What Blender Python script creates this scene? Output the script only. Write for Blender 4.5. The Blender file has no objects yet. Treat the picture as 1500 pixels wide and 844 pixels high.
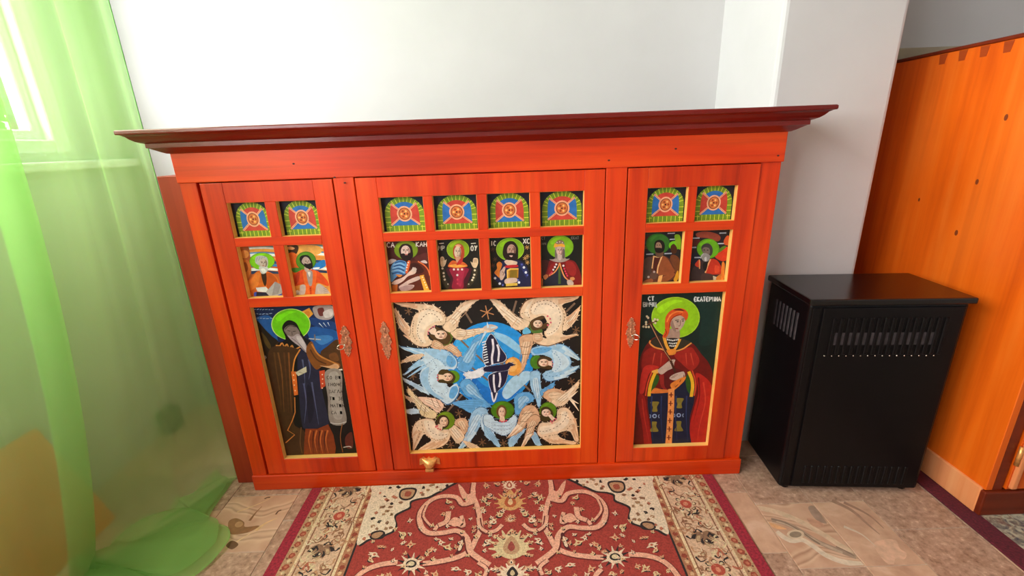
import bpy, bmesh, math, random
import numpy as np
from mathutils import Vector, Matrix

random.seed(7)
scene = bpy.context.scene
COL = scene.collection
R = math.radians

def lin(c):
    r = []
    for v in c:
        v = v / 255.0
        r.append(v / 12.92 if v <= 0.04045 else ((v + 0.055) / 1.055) ** 2.4)
    return (r[0], r[1], r[2], 1.0)

# ------------------------------------------------------------------ camera
CAM = Vector((0.0, -1.25, 1.0798))
F_PX = 661.9
PITCH, ROLL, YAW = R(17.779), R(-2.055), R(-0.092)
cp, sp, cy, sy = math.cos(PITCH), math.sin(PITCH), math.cos(YAW), math.sin(YAW)
FWD = Vector((sy * cp, cy * cp, -sp)); RT0 = Vector((cy, -sy, 0)); UP0 = RT0.cross(FWD)
RT = math.cos(ROLL) * RT0 + math.sin(ROLL) * UP0
UP = -math.sin(ROLL) * RT0 + math.cos(ROLL) * UP0
cam_d = bpy.data.cameras.new('camera')
cam_d.sensor_width = 36.0
cam_d.lens = 36.0 * F_PX / 1500.0
cam_d.clip_start = 0.02
cam_o = bpy.data.objects.new('camera', cam_d); COL.objects.link(cam_o)
M = Matrix((RT, UP, -FWD)).transposed().to_4x4(); M.translation = CAM
cam_o.matrix_world = M
scene.camera = cam_o

# ------------------------------------------------------------------ world, daylight, exposure
world = bpy.data.worlds.new('daylight'); scene.world = world
world.use_nodes = True
wn = world.node_tree.nodes; wl = world.node_tree.links
wn['Background'].inputs['Color'].default_value = (1.0, 0.965, 0.962, 1)
wn['Background'].inputs['Strength'].default_value = 13.0
def portal(name, loc, rot, sx, sz):
    l = bpy.data.lights.new(name, 'AREA'); l.shape = 'RECTANGLE'; l.size = sx; l.size_y = sz
    l.cycles.is_portal = True
    o = bpy.data.objects.new(name, l); COL.objects.link(o); o.location = loc; o.rotation_euler = rot
portal('window_left_offscreen', (-1.545, -1.28, 1.76), (0, R(-90), 0), 1.4, 3.3)
scene.view_settings.view_transform = 'Standard'
scene.view_settings.look = 'None'
scene.view_settings.gamma = 1.0
scene.view_settings.use_curve_mapping = False
scene.view_settings.exposure = 0.5

# ------------------------------------------------------------------ measuring: a photo pixel to a point on a known plane
def ray(px, py): return FWD + RT * ((px - 750) / F_PX) + UP * ((422 - py) / F_PX)
def on_y(px, py, y):
    d = ray(px, py); return CAM + d * ((y - CAM.y) / d.y)
def on_z(px, py, z):
    d = ray(px, py); return CAM + d * ((z - CAM.z) / d.z)

# ------------------------------------------------------------------ materials
def nodes_of(name):
    m = bpy.data.materials.new(name); m.use_nodes = True
    return m, m.node_tree.nodes, m.node_tree.links, m.node_tree.nodes['Principled BSDF']
def noise(n, l, vec, scale, detail=4, rough=0.55, dist=0.0):
    t = n.new('ShaderNodeTexNoise'); t.inputs['Scale'].default_value = scale
    t.inputs['Detail'].default_value = detail; t.inputs['Roughness'].default_value = rough
    t.inputs['Distortion'].default_value = dist
    if vec is not None: l.new(vec, t.inputs['Vector'])
    return t.outputs['Fac']
def ramp(n, l, fac, stops):
    r = n.new('ShaderNodeValToRGB'); e = r.color_ramp.elements
    while len(e) < len(stops): e.new(0.5)
    for i, (p, c) in enumerate(stops): e[i].position = p; e[i].color = lin(c)
    l.new(fac, r.inputs['Fac']); return r.outputs['Color']
def obj_vec(n, l, scale):
    tc = n.new('ShaderNodeTexCoord'); mp = n.new('ShaderNodeMapping')
    mp.inputs['Scale'].default_value = scale; l.new(tc.outputs['Object'], mp.inputs['Vector'])
    return mp.outputs['Vector']
def mixc(n, l, a, b, fac, mode='MIX'):
    mx = n.new('ShaderNodeMix'); mx.data_type = 'RGBA'; mx.blend_type = mode
    if isinstance(fac, float): mx.inputs['Factor'].default_value = fac
    else: l.new(fac, mx.inputs['Factor'])
    for s, v in ((6, a), (7, b)):
        if isinstance(v, tuple): mx.inputs[s].default_value = v
        else: l.new(v, mx.inputs[s])
    return mx.outputs[2]
def bump(n, l, fac, bs, strength, dist=0.002):
    b = n.new('ShaderNodeBump'); b.inputs['Strength'].default_value = strength; b.inputs['Distance'].default_value = dist
    l.new(fac, b.inputs['Height']); l.new(b.outputs['Normal'], bs.inputs['Normal'])

def wood(name, stops, axis, rough=0.3, grain=1.0, coat=0.0):
    m, n, l, b = nodes_of(name)
    s = [38, 38, 38]; s[axis] = 1.6
    g = noise(n, l, obj_vec(n, l, tuple(s)), grain, 6, 0.6, 0.4)
    s2 = [5, 5, 5]; s2[axis] = 1.2
    bl = noise(n, l, obj_vec(n, l, tuple(s2)), 1.0, 3, 0.5, 0.2)
    c = ramp(n, l, g, [(0.25, stops[0]), (0.5, stops[1]), (0.78, stops[2])])
    c2 = ramp(n, l, bl, [(0.3, stops[0]), (0.52, stops[1]), (0.75, stops[2])])
    l.new(mixc(n, l, c, c2, 0.5), b.inputs['Base Color'])
    b.inputs['Roughness'].default_value = rough
    b.inputs['Specular IOR Level'].default_value = 0.35
    b.inputs['Coat Weight'].default_value = coat; b.inputs['Coat Roughness'].default_value = 0.15
    bump(n, l, g, b, 0.12, 0.001)
    return m
def plain(name, c, rough=0.5, metal=0.0, var=0.08, scale=12.0, bmp=0.0):
    m, n, l, b = nodes_of(name)
    f = noise(n, l, obj_vec(n, l, (1, 1, 1)), scale, 4)
    d = tuple(max(0, v * (1 - var)) for v in c); h = tuple(min(255, v * (1 + var)) for v in c)
    l.new(ramp(n, l, f, [(0.3, d), (0.7, h)]), b.inputs['Base Color'])
    b.inputs['Roughness'].default_value = rough; b.inputs['Metallic'].default_value = metal
    if bmp: bump(n, l, f, b, bmp, 0.001)
    return m

RED = ((140, 24, 1), (218, 56, 4), (240, 92, 20))
MAT = {}
MAT['wood_v'] = wood('red_stained_wood_upright', RED, 2, 0.4, 1.0, 0.1)
MAT['wood_h'] = wood('red_stained_wood_level', RED, 0, 0.4, 1.0, 0.1)
MAT['side_board'] = wood('dull_stained_board', ((120, 36, 18), (165, 54, 28), (190, 76, 42)), 2, 0.5)
MAT['cornice'] = wood('dark_red_varnished_wood', ((84, 12, 8), (110, 18, 12), (138, 32, 20)), 0, 0.28, 1.0, 0.3)
MAT['bead'] = wood('pale_raw_pine', ((236, 160, 78), (250, 188, 100), (255, 212, 134)), 0, 0.55)
MAT['inside'] = plain('dark_cabinet_inside', (58, 20, 12), 0.8)
MAT['ward'] = wood('orange_pine', ((198, 70, 6), (238, 104, 18), (250, 136, 48)), 2, 0.35, 0.7, 0.15)
MAT['ward_dark'] = wood('brown_stained_pine', ((88, 26, 8), (118, 38, 12), (142, 54, 20)), 0, 0.42)
MAT['ward_mid'] = wood('dovetail_end_grain', ((140, 50, 12), (168, 66, 20), (188, 84, 30)), 1, 0.45)
MAT['ward_light'] = wood('worn_pine_moulding', ((214, 112, 60), (236, 146, 92), (246, 172, 120)), 2, 0.4)
MAT['board'] = wood('orange_leaning_board', ((198, 70, 6), (238, 104, 18), (250, 136, 48)), 2, 0.4)
MAT['copper'] = plain('aged_copper', (200, 134, 104), 0.32, 0.7, 0.22, 160, 0.2)
MAT['brass'] = plain('copper_brass', (236, 160, 92), 0.36, 0.6, 0.12, 90)
MAT['steel'] = plain('bright_steel', (225, 215, 200), 0.18, 1.0, 0.05, 60)
MAT['heater'] = plain('black_enamel', (9, 7, 9), 0.36, 0.0, 0.2, 30)
MAT['heater_lid'] = plain('black_gloss_lid', (9, 7, 9), 0.22, 0.0, 0.15, 20)
MAT['heater'].node_tree.nodes['Principled BSDF'].inputs['Specular IOR Level'].default_value = 0.22
MAT['heater_grey'] = plain('dark_grey_grille', (62, 56, 60), 0.4, 0.3, 0.2, 60)
MAT['pvc'] = plain('white_window_plastic', (240, 242, 244), 0.35, 0, 0.015, 5)
MAT['dado'] = plain('beige_dado_paint', (176, 162, 140), 0.8, 0, 0.05, 8)
MAT['brownbox'] = plain('dark_brown_plastic', (52, 34, 18), 0.6)
MAT['bark'] = plain('bark', (84, 66, 48), 0.9, 0, 0.25, 20, 0.4)
MAT['grass'] = plain('garden_grass', (70, 90, 48), 0.95, 0, 0.3, 9)
MAT['leaf'] = plain('tree_leaf', (58, 78, 46), 0.6, 0, 0.3, 6)
MAT['knot'] = plain('wood_knot', (128, 52, 14), 0.5)

def wall_mat(name, c):
    m, n, l, b = nodes_of(name)
    v = obj_vec(n, l, (1, 1, 1))
    f = noise(n, l, v, 3.0, 5, 0.6); g = noise(n, l, v, 90.0, 3, 0.6)
    l.new(ramp(n, l, f, [(0.3, tuple(x * 0.97 for x in c)), (0.7, c)]), b.inputs['Base Color'])
    b.inputs['Roughness'].default_value = 0.85
    bump(n, l, g, b, 0.15, 0.0015)
    return m
MAT['wall'] = wall_mat('white_painted_plaster', (208, 205, 207))
MAT['ceiling'] = wall_mat('ceiling_paint', (236, 236, 234))

def tile_mat(name, kind):
    m, n, l, b = nodes_of(name)
    tc = n.new('ShaderNodeTexCoord'); oi = n.new('ShaderNodeObjectInfo')
    add = n.new('ShaderNodeVectorMath'); add.operation = 'ADD'
    sc = n.new('ShaderNodeVectorMath'); sc.operation = 'SCALE'; sc.inputs['Scale'].default_value = 7.0
    comb = n.new('ShaderNodeCombineXYZ')
    l.new(oi.outputs['Random'], comb.inputs[0]); l.new(oi.outputs['Random'], comb.inputs[1])
    l.new(comb.outputs[0], sc.inputs[0]); l.new(tc.outputs['Object'], add.inputs[0]); l.new(sc.outputs[0], add.inputs[1])
    v = add.outputs[0]
    if kind == 'granite':
        f = noise(n, l, v, 62, 5, 0.7); g = noise(n, l, v, 14, 4, 0.6, 1.5)
        c1 = ramp(n, l, f, [(0.34, (100, 67, 51)), (0.47, (172, 133, 111)), (0.58, (194, 155, 133)), (0.68, (242, 207, 179))])
        c2 = ramp(n, l, g, [(0.3, (150, 107, 85)), (0.6, (200, 161, 139))])
        col = mixc(n, l, c1, c2, 0.45)
    elif kind == 'swirl':
        w = n.new('ShaderNodeTexWave'); w.wave_type = 'RINGS'; w.inputs['Scale'].default_value = 3.2
        w.inputs['Distortion'].default_value = 7.0; w.inputs['Detail'].default_value = 2.0; w.inputs['Detail Scale'].default_value = 1.2
        l.new(v, w.inputs['Vector'])
        g = noise(n, l, v, 9, 3, 0.5, 1.0)
        c1 = ramp(n, l, w.outputs['Fac'], [(0.0, (200, 155, 129)), (0.55, (206, 161, 133)), (0.78, (230, 195, 165)), (0.9, (154, 111, 87)), (1.0, (218, 179, 151))])
        c2 = ramp(n, l, g, [(0.35, (190, 141, 115)), (0.65, (220, 179, 153))])
        col = mixc(n, l, c1, c2, 0.5)
    else:
        g = noise(n, l, v, 11, 4, 0.5, 1.2); f = noise(n, l, v, 50, 4, 0.6)
        c1 = ramp(n, l, g, [(0.3, (180, 133, 109)), (0.55, (210, 163, 135)), (0.72, (230, 191, 167))])
        c2 = ramp(n, l, f, [(0.3, (194, 151, 125)), (0.7, (218, 179, 153))])
        col = mixc(n, l, c1, c2, 0.35)
    l.new(col, b.inputs['Base Color']); b.inputs['Roughness'].default_value = 0.34
    return m
MAT['t_granite'] = tile_mat('speckled_tile', 'granite')
MAT['t_swirl'] = tile_mat('scrolled_beige_tile', 'swirl')
MAT['t_beige'] = tile_mat('marbled_beige_tile', 'beige')
MAT['grout'] = plain('pale_grout', (206, 184, 164), 0.8, 0, 0.1, 40)

def paint_mat(name, rough, coat, var, nscale, bmp):
    m, n, l, b = nodes_of(name)
    a = n.new('ShaderNodeAttribute'); a.attribute_name = 'paint'
    v = obj_vec(n, l, (1, 1, 1)); f = noise(n, l, v, nscale, 4, 0.6)
    sh = ramp(n, l, f, [(0.3, (255 * (1 - var),) * 3), (0.65, (255, 255, 255))])
    l.new(mixc(n, l, a.outputs['Color'], sh, 1.0, 'MULTIPLY'), b.inputs['Base Color'])
    b.inputs['Roughness'].default_value = rough; b.inputs['Coat Weight'].default_value = coat
    b.inputs['Coat Roughness'].default_value = 0.08
    if bmp: bump(n, l, f, b, bmp, 0.002)
    return m
MAT['paint'] = paint_mat('glossy_icon_paint', 0.42, 0.06, 0.12, 60, 0.0)
MAT['paint'].node_tree.nodes['Principled BSDF'].inputs['Specular IOR Level'].default_value = 0.3
MAT['print'] = paint_mat('printed_tile_glaze', 0.36, 0.0, 0.14, 40, 0.0)
MAT['pile'] = paint_mat('woven_carpet_pile', 0.95, 0.0, 0.24, 240, 0.5)

def curtain_mat():
    m, n, l, b = nodes_of('sheer_green_voile')
    n.remove(b); out = n['Material Output']
    tr = n.new('ShaderNodeBsdfTransparent'); tr.inputs['Color'].default_value = lin((230, 242, 220))
    tl = n.new('ShaderNodeBsdfTranslucent'); df = n.new('ShaderNodeBsdfDiffuse')
    f = noise(n, l, obj_vec(n, l, (1, 1, 1)), 2.0, 3)
    c = ramp(n, l, f, [(0.3, (174, 226, 132)), (0.7, (188, 234, 150))])
    l.new(c, tl.inputs['Color']); l.new(c, df.inputs['Color'])
    m1 = n.new('ShaderNodeMixShader'); m1.inputs[0].default_value = 0.58
    l.new(tl.outputs[0], m1.inputs[1]); l.new(df.outputs[0], m1.inputs[2])
    m2 = n.new('ShaderNodeMixShader'); m2.inputs[0].default_value = 0.39
    l.new(tr.outputs[0], m2.inputs[1]); l.new(m1.outputs[0], m2.inputs[2])
    l.new(m2.outputs[0], out.inputs['Surface'])
    return m
MAT['curtain'] = curtain_mat()
def glass_mat():
    m, n, l, b = nodes_of('window_glass'); n.remove(b); out = n['Material Output']
    tr = n.new('ShaderNodeBsdfTransparent'); tr.inputs['Color'].default_value = (0.95, 0.98, 0.97, 1)
    gl = n.new('ShaderNodeBsdfGlossy'); gl.inputs['Roughness'].default_value = 0.02
    mx = n.new('ShaderNodeMixShader'); mx.inputs[0].default_value = 0.06
    l.new(tr.outputs[0], mx.inputs[1]); l.new(gl.outputs[0], mx.inputs[2]); l.new(mx.outputs[0], out.inputs['Surface'])
    return m
MAT['glass'] = glass_mat()

# ------------------------------------------------------------------ mesh helpers
class MB:
    def __init__(s): s.bm = bmesh.new()
    def box(s, x0, x1, y0, y1, z0, z1, bev=0.0, seg=1):
        b2 = bmesh.new() if bev else s.bm
        v = [b2.verts.new(p) for p in ((x0,y0,z0),(x1,y0,z0),(x1,y1,z0),(x0,y1,z0),(x0,y0,z1),(x1,y0,z1),(x1,y1,z1),(x0,y1,z1))]
        for f in ((3,2,1,0),(4,5,6,7),(0,1,5,4),(1,2,6,5),(2,3,7,6),(3,0,4,7)): b2.faces.new([v[i] for i in f])
        if bev:
            bmesh.ops.bevel(b2, geom=b2.edges[:], offset=bev, segments=seg, affect='EDGES', profile=0.5)
            me = bpy.data.meshes.new('t'); b2.to_mesh(me); b2.free(); s.bm.from_mesh(me); bpy.data.meshes.remove(me)
        return s
    def prism(s, pts, a, b, axis):      # 2-D outline extruded along an axis (0 x, 1 y, 2 z)
        def p3(p, h):
            return (h, p[0], p[1]) if axis == 0 else ((p[0], h, p[1]) if axis == 1 else (p[0], p[1], h))
        A = [s.bm.verts.new(p3(p, a)) for p in pts]; B = [s.bm.verts.new(p3(p, b)) for p in pts]
        n = len(pts)
        s.bm.faces.new(A); s.bm.faces.new(B[::-1])
        for i in range(n): s.bm.faces.new([A[i], B[i], B[(i+1) % n], A[(i+1) % n]])
        return s
    def tube(s, pts, r, seg=8, caps=True):
        pts = [Vector(p) for p in pts]; rings = []
        for i, p in enumerate(pts):
            t = (pts[min(i+1, len(pts)-1)] - pts[max(i-1, 0)]).normalized()
            u = t.cross(Vector((0, 0, 1))) if abs(t.z) < 0.9 else t.cross(Vector((1, 0, 0)))
            u.normalize(); w = t.cross(u)
            rr = r[i] if isinstance(r, (list, tuple)) else r
            rings.append([s.bm.verts.new(p + (u * math.cos(k*2*math.pi/seg) + w * math.sin(k*2*math.pi/seg)) * rr) for k in range(seg)])
        for a, b in zip(rings, rings[1:]):
            for k in range(seg): s.bm.faces.new([a[k], a[(k+1) % seg], b[(k+1) % seg], b[k]])
        if caps: s.bm.faces.new(rings[0][::-1]); s.bm.faces.new(rings[-1])
        return s
    def ball(s, c, r, sc=(1, 1, 1), u=8, v=6):
        m = Matrix.Translation(c) @ Matrix.Diagonal((sc[0], sc[1], sc[2], 1))
        bmesh.ops.create_uvsphere(s.bm, u_segments=u, v_segments=v, radius=r, matrix=m); return s
    def mesh(s, name, mat, smooth=False, origin=(0, 0, 0)):
        bmesh.ops.translate(s.bm, verts=s.bm.verts[:], vec=-Vector(origin))
        bmesh.ops.recalc_face_normals(s.bm, faces=s.bm.faces[:])
        me = bpy.data.meshes.new(name); s.bm.to_mesh(me); s.bm.free()
        me.materials.append(MAT[mat])
        if smooth:
            for p in me.polygons: p.use_smooth = True
        return me

def link(name, me, parent=None, loc=(0, 0, 0), rz=0.0):
    o = bpy.data.objects.new(name, me); COL.objects.link(o)
    o.location = loc; o.rotation_euler = (0, 0, rz)
    if parent is not None: o.parent = parent
    return o
ORG = {}
def thing(name, loc, label, cat, group=None, rz=0.0):
    o = link(name, None, None, loc, rz); o['label'] = label; o['category'] = cat
    o.empty_display_size = 0.1
    if group: o['group'] = group
    ORG[o.name] = Vector(loc)
    return o
def root_of(o):
    while o.parent: o = o.parent
    return o
def part(name, mb, mat, parent, smooth=False, label=None):     # mb in world coordinates
    o = link(name, mb.mesh(name, mat, smooth, ORG.get(root_of(parent).name, Vector((0, 0, 0)))), parent)
    if label: o['label'] = label
    return o
def struct(name, mb, mat, parent=None, smooth=False):
    o = link(name, mb.mesh(name, mat, smooth), parent)
    if parent is None: o['kind'] = 'structure'
    return o

# ------------------------------------------------------------------ painter: flat coloured shapes laid on a panel
def smooth_closed(pts, k=5):
    n = len(pts); out = []
    for i in range(n):
        p0, p1, p2, p3 = (np.array(pts[(i+j) % n], float) for j in (-1, 0, 1, 2))
        for q in range(k):
            t = q / k
            out.append(tuple(0.5 * ((2*p1) + (-p0+p2)*t + (2*p0-5*p1+4*p2-p3)*t*t + (-p0+3*p1-3*p2+p3)*t**3)))
    return out
def smooth_open(pts, k=5):
    if len(pts) < 3: return [tuple(p) for p in pts]
    P = [pts[0]] + list(pts) + [pts[-1]]; out = []
    for i in range(1, len(P)-2):
        p0, p1, p2, p3 = (np.array(P[i+j], float) for j in (-1, 0, 1, 2))
        for q in range(k):
            t = q / k
            out.append(tuple(0.5 * ((2*p1) + (-p0+p2)*t + (2*p0-5*p1+4*p2-p3)*t*t + (-p0+3*p1-3*p2+p3)*t**3)))
    out.append(tuple(pts[-1])); return out

GL = {  # hand-lettering strokes in a 0..1 box
 'С': [[(.9,.85),(.5,1),(.1,.7),(.1,.3),(.5,0),(.9,.15)]], 'Т': [[(0,1),(1,1)],[(.5,1),(.5,0)]],
 'В': [[(.1,0),(.1,1),(.8,.9),(.8,.6),(.1,.5),(.9,.4),(.8,.05),(.1,0)]], 'М': [[(0,0),(.1,1),(.5,.4),(.9,1),(1,0)]],
 'Ч': [[(.1,1),(.1,.5),(.8,.5)],[(.8,1),(.8,0)]], 'Ц': [[(.1,1),(.1,.1),(.8,.1),(.8,1)],[(.8,.1),(1,.1),(1,-.2)]],
 'Е': [[(.9,.95),(.4,1),(.1,.6),(.1,.3),(.4,0),(.9,.1)],[(.1,.5),(.7,.5)]], 'К': [[(.1,0),(.1,1)],[(.9,1),(.1,.5),(.9,0)]],
 'А': [[(0,0),(.5,1),(1,0)],[(.2,.4),(.8,.4)]], 'Р': [[(.1,0),(.1,1),(.9,.85),(.8,.5),(.1,.45)]],
 'И': [[(.1,1),(.1,0),(.9,1),(.9,0)]], 'Н': [[(.1,0),(.1,1)],[(.9,0),(.9,1)],[(.1,.5),(.9,.5)]],
 'Х': [[(0,1),(1,0)],[(1,1),(0,0)]], 'І': [[(.5,0),(.5,1)]], 'О': [[(.5,1),(.1,.6),(.2,.1),(.5,0),(.8,.1),(.9,.6),(.5,1)]],
 'У': [[(.1,1),(.5,.5)],[(.9,1),(.5,.5),(.3,0)]], 'Л': [[(0,0),(.4,1),(.6,1),(1,0)]], 'Я': [[(.9,0),(.9,1),(.2,.85),(.2,.5),(.9,.5)],[(.5,.5),(.1,0)]],
 'З': [[(.1,.9),(.6,1),(.8,.75),(.4,.55),(.9,.3),(.6,0),(.1,.1)]], 'Г': [[(.1,0),(.1,1),(.9,1)]], '-': [[(0,.5),(1,.5)]],
}
class Painter:
    def __init__(s, to3d, normal, step, rect=None):
        s.to3d = to3d; s.n = Vector(normal); s.step = step; s.rect = rect
        s.polys = []; s.boxes = []; s.lay = []; s.crop(0, 0, 1)
        s.tf = [None]
    def crop(s, x0, y0, k): s.c = (x0, y0, k); return s
    def _emit(s, q, col, minlay=0):
        if s.rect:
            for ax, sg, lim in ((0, 1, s.rect[0]), (0, -1, s.rect[1]), (1, 1, s.rect[2]), (1, -1, s.rect[3])):
                o = []
                for i in range(len(q)):
                    a, b = q[i-1], q[i]
                    da, db = sg*(a[ax]-lim), sg*(b[ax]-lim)
                    if (da >= 0) != (db >= 0):
                        t = da/(da-db); o.append((a[0]+(b[0]-a[0])*t, a[1]+(b[1]-a[1])*t))
                    if db >= 0: o.append(b)
                q = o
                if len(q) < 3: return
        A = np.array(q); bx = (A[:,0].min(), A[:,0].max(), A[:,1].min(), A[:,1].max())
        L = minlay
        if s.boxes:
            B = np.array(s.boxes); hit = (B[:,0] < bx[1]) & (B[:,1] > bx[0]) & (B[:,2] < bx[3]) & (B[:,3] > bx[2])
            if hit.any(): L = max(L, int(np.array(s.lay)[hit].max()) + 1)
        s.boxes.append(bx); s.lay.append(L); s.polys.append((q, lin(col), L))
    def flat(s, q, col, minlay=0):     # q already in panel plane coordinates (2-D)
        for t in s.tf:
            s._emit([t(p) for p in q] if t else list(q), col, minlay)
    def _pl(s, pts):
        x0, y0, k = s.c
        return [s.to3d(x0 + p[0]/k, y0 + p[1]/k) for p in pts]
    def poly(s, col, pts, sm=True): s.flat(s._pl(smooth_closed(pts) if sm else pts), col)
    def ell(s, col, cx, cy, rx, ry, rot=0, n=22):
        c_, s_ = math.cos(R(rot)), math.sin(R(rot))
        s.flat(s._pl([(cx + rx*math.cos(a)*c_ - ry*math.sin(a)*s_, cy + rx*math.cos(a)*s_ + ry*math.sin(a)*c_) for a in (i*2*math.pi/n for i in range(n))]), col)
    def line(s, col, w, pts, sm=True, taper=False):
        P = s._pl(smooth_open(pts, 4) if sm else pts)
        s.stroke2(col, w / s.c[2] * 0.00215, P, taper)
    def stroke2(s, col, w, P, taper=False):
        P = [np.array(p) for p in P]
        if len(P) < 2: return
        Lf, Rt = [], []
        for i, p in enumerate(P):
            d = P[min(i+1, len(P)-1)] - P[max(i-1, 0)]; d = d / (np.linalg.norm(d) + 1e-9)
            h = w / 2 * ((1 - 0.85 * i / (len(P)-1)) if taper else 1.0)
            nn = np.array((-d[1], d[0])) * h
            Lf.append(tuple(p + nn)); Rt.append(tuple(p - nn))
        for i in range(0, len(P)-1, 6):       # short runs keep each face simple
            j = min(i + 6, len(P)-1)
            s.flat(Lf[i:j+1] + Rt[i:j+1][::-1], col)
    def dots(s, col, r, pts):
        for p in pts: s.ell(col, p[0], p[1], r, r, 0, 8)
    def text(s, col, w, x, y, cw, ch, word, slope=0.0):
        for ch_ in word:
            if ch_ != ' ':
                for st in GL[ch_]:
                    s.line(col, w, [(x + a*cw*0.8, y + slope*(x+a*cw*0.8) - slope*x - b*ch) for a, b in st], False)
            y += slope * cw; x += cw
    def build(s, name, mat, parent, back, at):   # at(p2, layer) -> 3-D
        bm = bmesh.new(); cl = bm.loops.layers.float_color.new('paint')
        org = ORG.get(root_of(parent).name, Vector((0, 0, 0)))
        for q, c, L in s.polys:
            try: f = bm.faces.new([bm.verts.new(at(p, L*s.step) - org) for p in q])
            except ValueError: continue
            f.normal_update()
            if f.normal.dot(s.n) < 0: f.normal_flip()
            for lp in f.loops: lp[cl] = c
        if back: back(bm, cl, org)
        bmesh.ops.triangulate(bm, faces=[f for f in bm.faces if len(f.verts) > 4], ngon_method='EAR_CLIP')
        me = bpy.data.meshes.new(name); bm.to_mesh(me); bm.free(); me.materials.append(MAT[mat])
        return link(name, me, parent)

# ------------------------------------------------------------------ the room
XW, YB = -1.45, 0.55                     # inner faces of the window wall and the back wall
XR, YF, ZC = 2.75, -3.8, 2.62
floor = struct('floor', MB().box(XW-0.2, XR+0.2, YF-0.2, YB+0.2, -0.12, -0.0025), 'grout')
def tile_box(mb, w, d):
    mb.box(-w/2, w/2, -d/2, d/2, -0.006, 0.0, 0.0011, 1); return mb
tile_cache = {}
def tile(x0, x1, y0, y1, kind):
    w, d = round(x1-x0-0.0022, 4), round(y1-y0-0.0022, 4)
    key = (w, d, kind)
    if key not in tile_cache: tile_cache[key] = tile_box(MB(), w, d).mesh('floor_tile', 't_' + kind)
    link('floor_tile', tile_cache[key], floor, ((x0+x1)/2, (y0+y1)/2, 0))
rt = random.Random(3)
def column(x0, x1, cuts, kinds):
    kinds = kinds[-(len(cuts)-1):]
    for a, b, k in zip(cuts, cuts[1:], kinds): tile(x0, x1, b, a, k)
S, G, B_ = 'swirl', 'granite', 'beige'
c_a = [0.545, 0.41, 0.19, -0.03, -0.25, -0.47, -0.69, -0.91, -1.13]
c_b = [0.545, 0.30, 0.08, -0.14, -0.36, -0.58, -0.80, -1.02]
c_c = [0.545, 0.35, 0.13, -0.088, -0.31, -0.53, -0.75, -0.97]
column(-1.45, -1.17, c_b, [G, S, B_, G, S, G, B_, S])
column(-1.17, -0.95, c_c, [B_, G, S, G, B_, S, G, B_])
column(-0.95, -0.73, c_a, [G, B_, G, S, G, B_, S, G])
column(-0.73, -0.56, c_b, [B_, S, G, G, G, S, B_, G])
column(0.55, 0.72, c_c, [G, S, G, G, B_, G, S, B_])
column(0.72, 0.893, c_b, [S, G, B_, G, S, G, B_, S])
column(0.893, 1.052, c_b, [G, B_, S, G, B_, B_, S, G])
column(1.052, 1.268, c_a, [B_, S, G, G, G, G, S, B_])
column(1.268, 1.49, c_c, [S, G, B_, S, G, B_, G, S])

# scrolled ornament printed on some of the tiles
def floor_xy(px, py):
    p = on_z(px, py, 0.0); return (p.x, p.y)
P = Painter(floor_xy, (0, 0, 1), 0.00002, (0.723, 0.890, -0.357, -0.143)); P.crop(1040, 680, 5.146)
P.line((226, 192, 162), 48, [(360, 330), (480, 355), (620, 405), (740, 465), (860, 535), (960, 600), (1100, 690)])
P.line((176, 146, 126), 40, [(465, 420), (560, 445), (640, 480), (720, 530), (800, 580), (900, 625), (1010, 665), (1100, 700)], True)
P.line((206, 176, 152), 22, [(500, 430), (600, 465), (720, 535), (840, 600), (1000, 670)])
P.line((146, 118, 100), 12, [(460, 415), (560, 440), (660, 492), (760, 560), (830, 605)]); P.line((146, 118, 100), 10, [(950, 622), (1020, 655), (1090, 695)])
P.line((232, 206, 182), 42, [(500, 510), (600, 575), (690, 570), (780, 620), (860, 680), (960, 725), (1060, 748), (1170, 760)])
P.ell((228, 198, 168), 645, 532, 66, 36); P.ell((158, 136, 116), 645, 532, 46, 23)
P.poly((236, 176, 128), [(440, 440), (520, 465), (580, 492), (490, 485)]); P.poly((174, 142, 124), [(740, 330), (790, 320), (850, 400), (880, 450), (800, 420)]); P.poly((214, 160, 132), [(730, 410), (820, 430), (860, 470), (780, 470)])
P.build('tile_print', 'print', floor, None, lambda p, off: Vector((p[0], p[1], 0.0002 + off)))
P = Painter(floor_xy, (0, 0, 1), 0.00002, (-0.947, -0.733, -0.247, -0.033)); P.crop(320, 690, 5.48)
P.poly((160, 112, 76), [(80, 410), (140, 380), (205, 410), (215, 450), (330, 440), (250, 490), (150, 510), (90, 500)]); P.ell((198, 150, 108), 165, 430, 34, 22, -20)
P.line((160, 112, 76), 22, [(250, 400), (300, 335), (350, 285)], True, True); P.line((110, 70, 46), 13, [(370, 225), (395, 213), (415, 212)]); P.line((110, 70, 46), 13, [(460, 350), (480, 325), (505, 315)])
P.line((238, 200, 154), 18, [(60, 620), (160, 560), (260, 500), (350, 440)], True, True); P.line((232, 192, 146), 14, [(150, 330), (260, 290), (380, 240), (450, 200)], True, True); P.line((236, 190, 140), 30, [(300, 480), (380, 420), (470, 380)], True, True)
P.poly((120, 80, 56), [(60, 600), (110, 560), (160, 590), (110, 630)])
P.build('tile_print', 'print', floor, None, lambda p, off: Vector((p[0], p[1], 0.0002 + off)))
P = Painter(floor_xy, (0, 0, 1), 0.00002, (0.896, 1.049, -0.357, -0.02)); P.crop(1060, 660, 3.409)
P.poly((232, 184, 156), [(750, 470), (800, 445), (860, 450), (880, 490), (915, 515), (900, 545), (860, 540), (845, 575), (800, 550)]); P.line((228, 202, 180), 16, [(600, 380), (690, 420), (760, 480)], True, True)
P.line((178, 136, 114), 26, [(540, 250), (640, 300), (720, 370), (780, 420)], True, True); P.line((176, 132, 110), 20, [(600, 260), (720, 320), (800, 390)], True, True)
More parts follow.
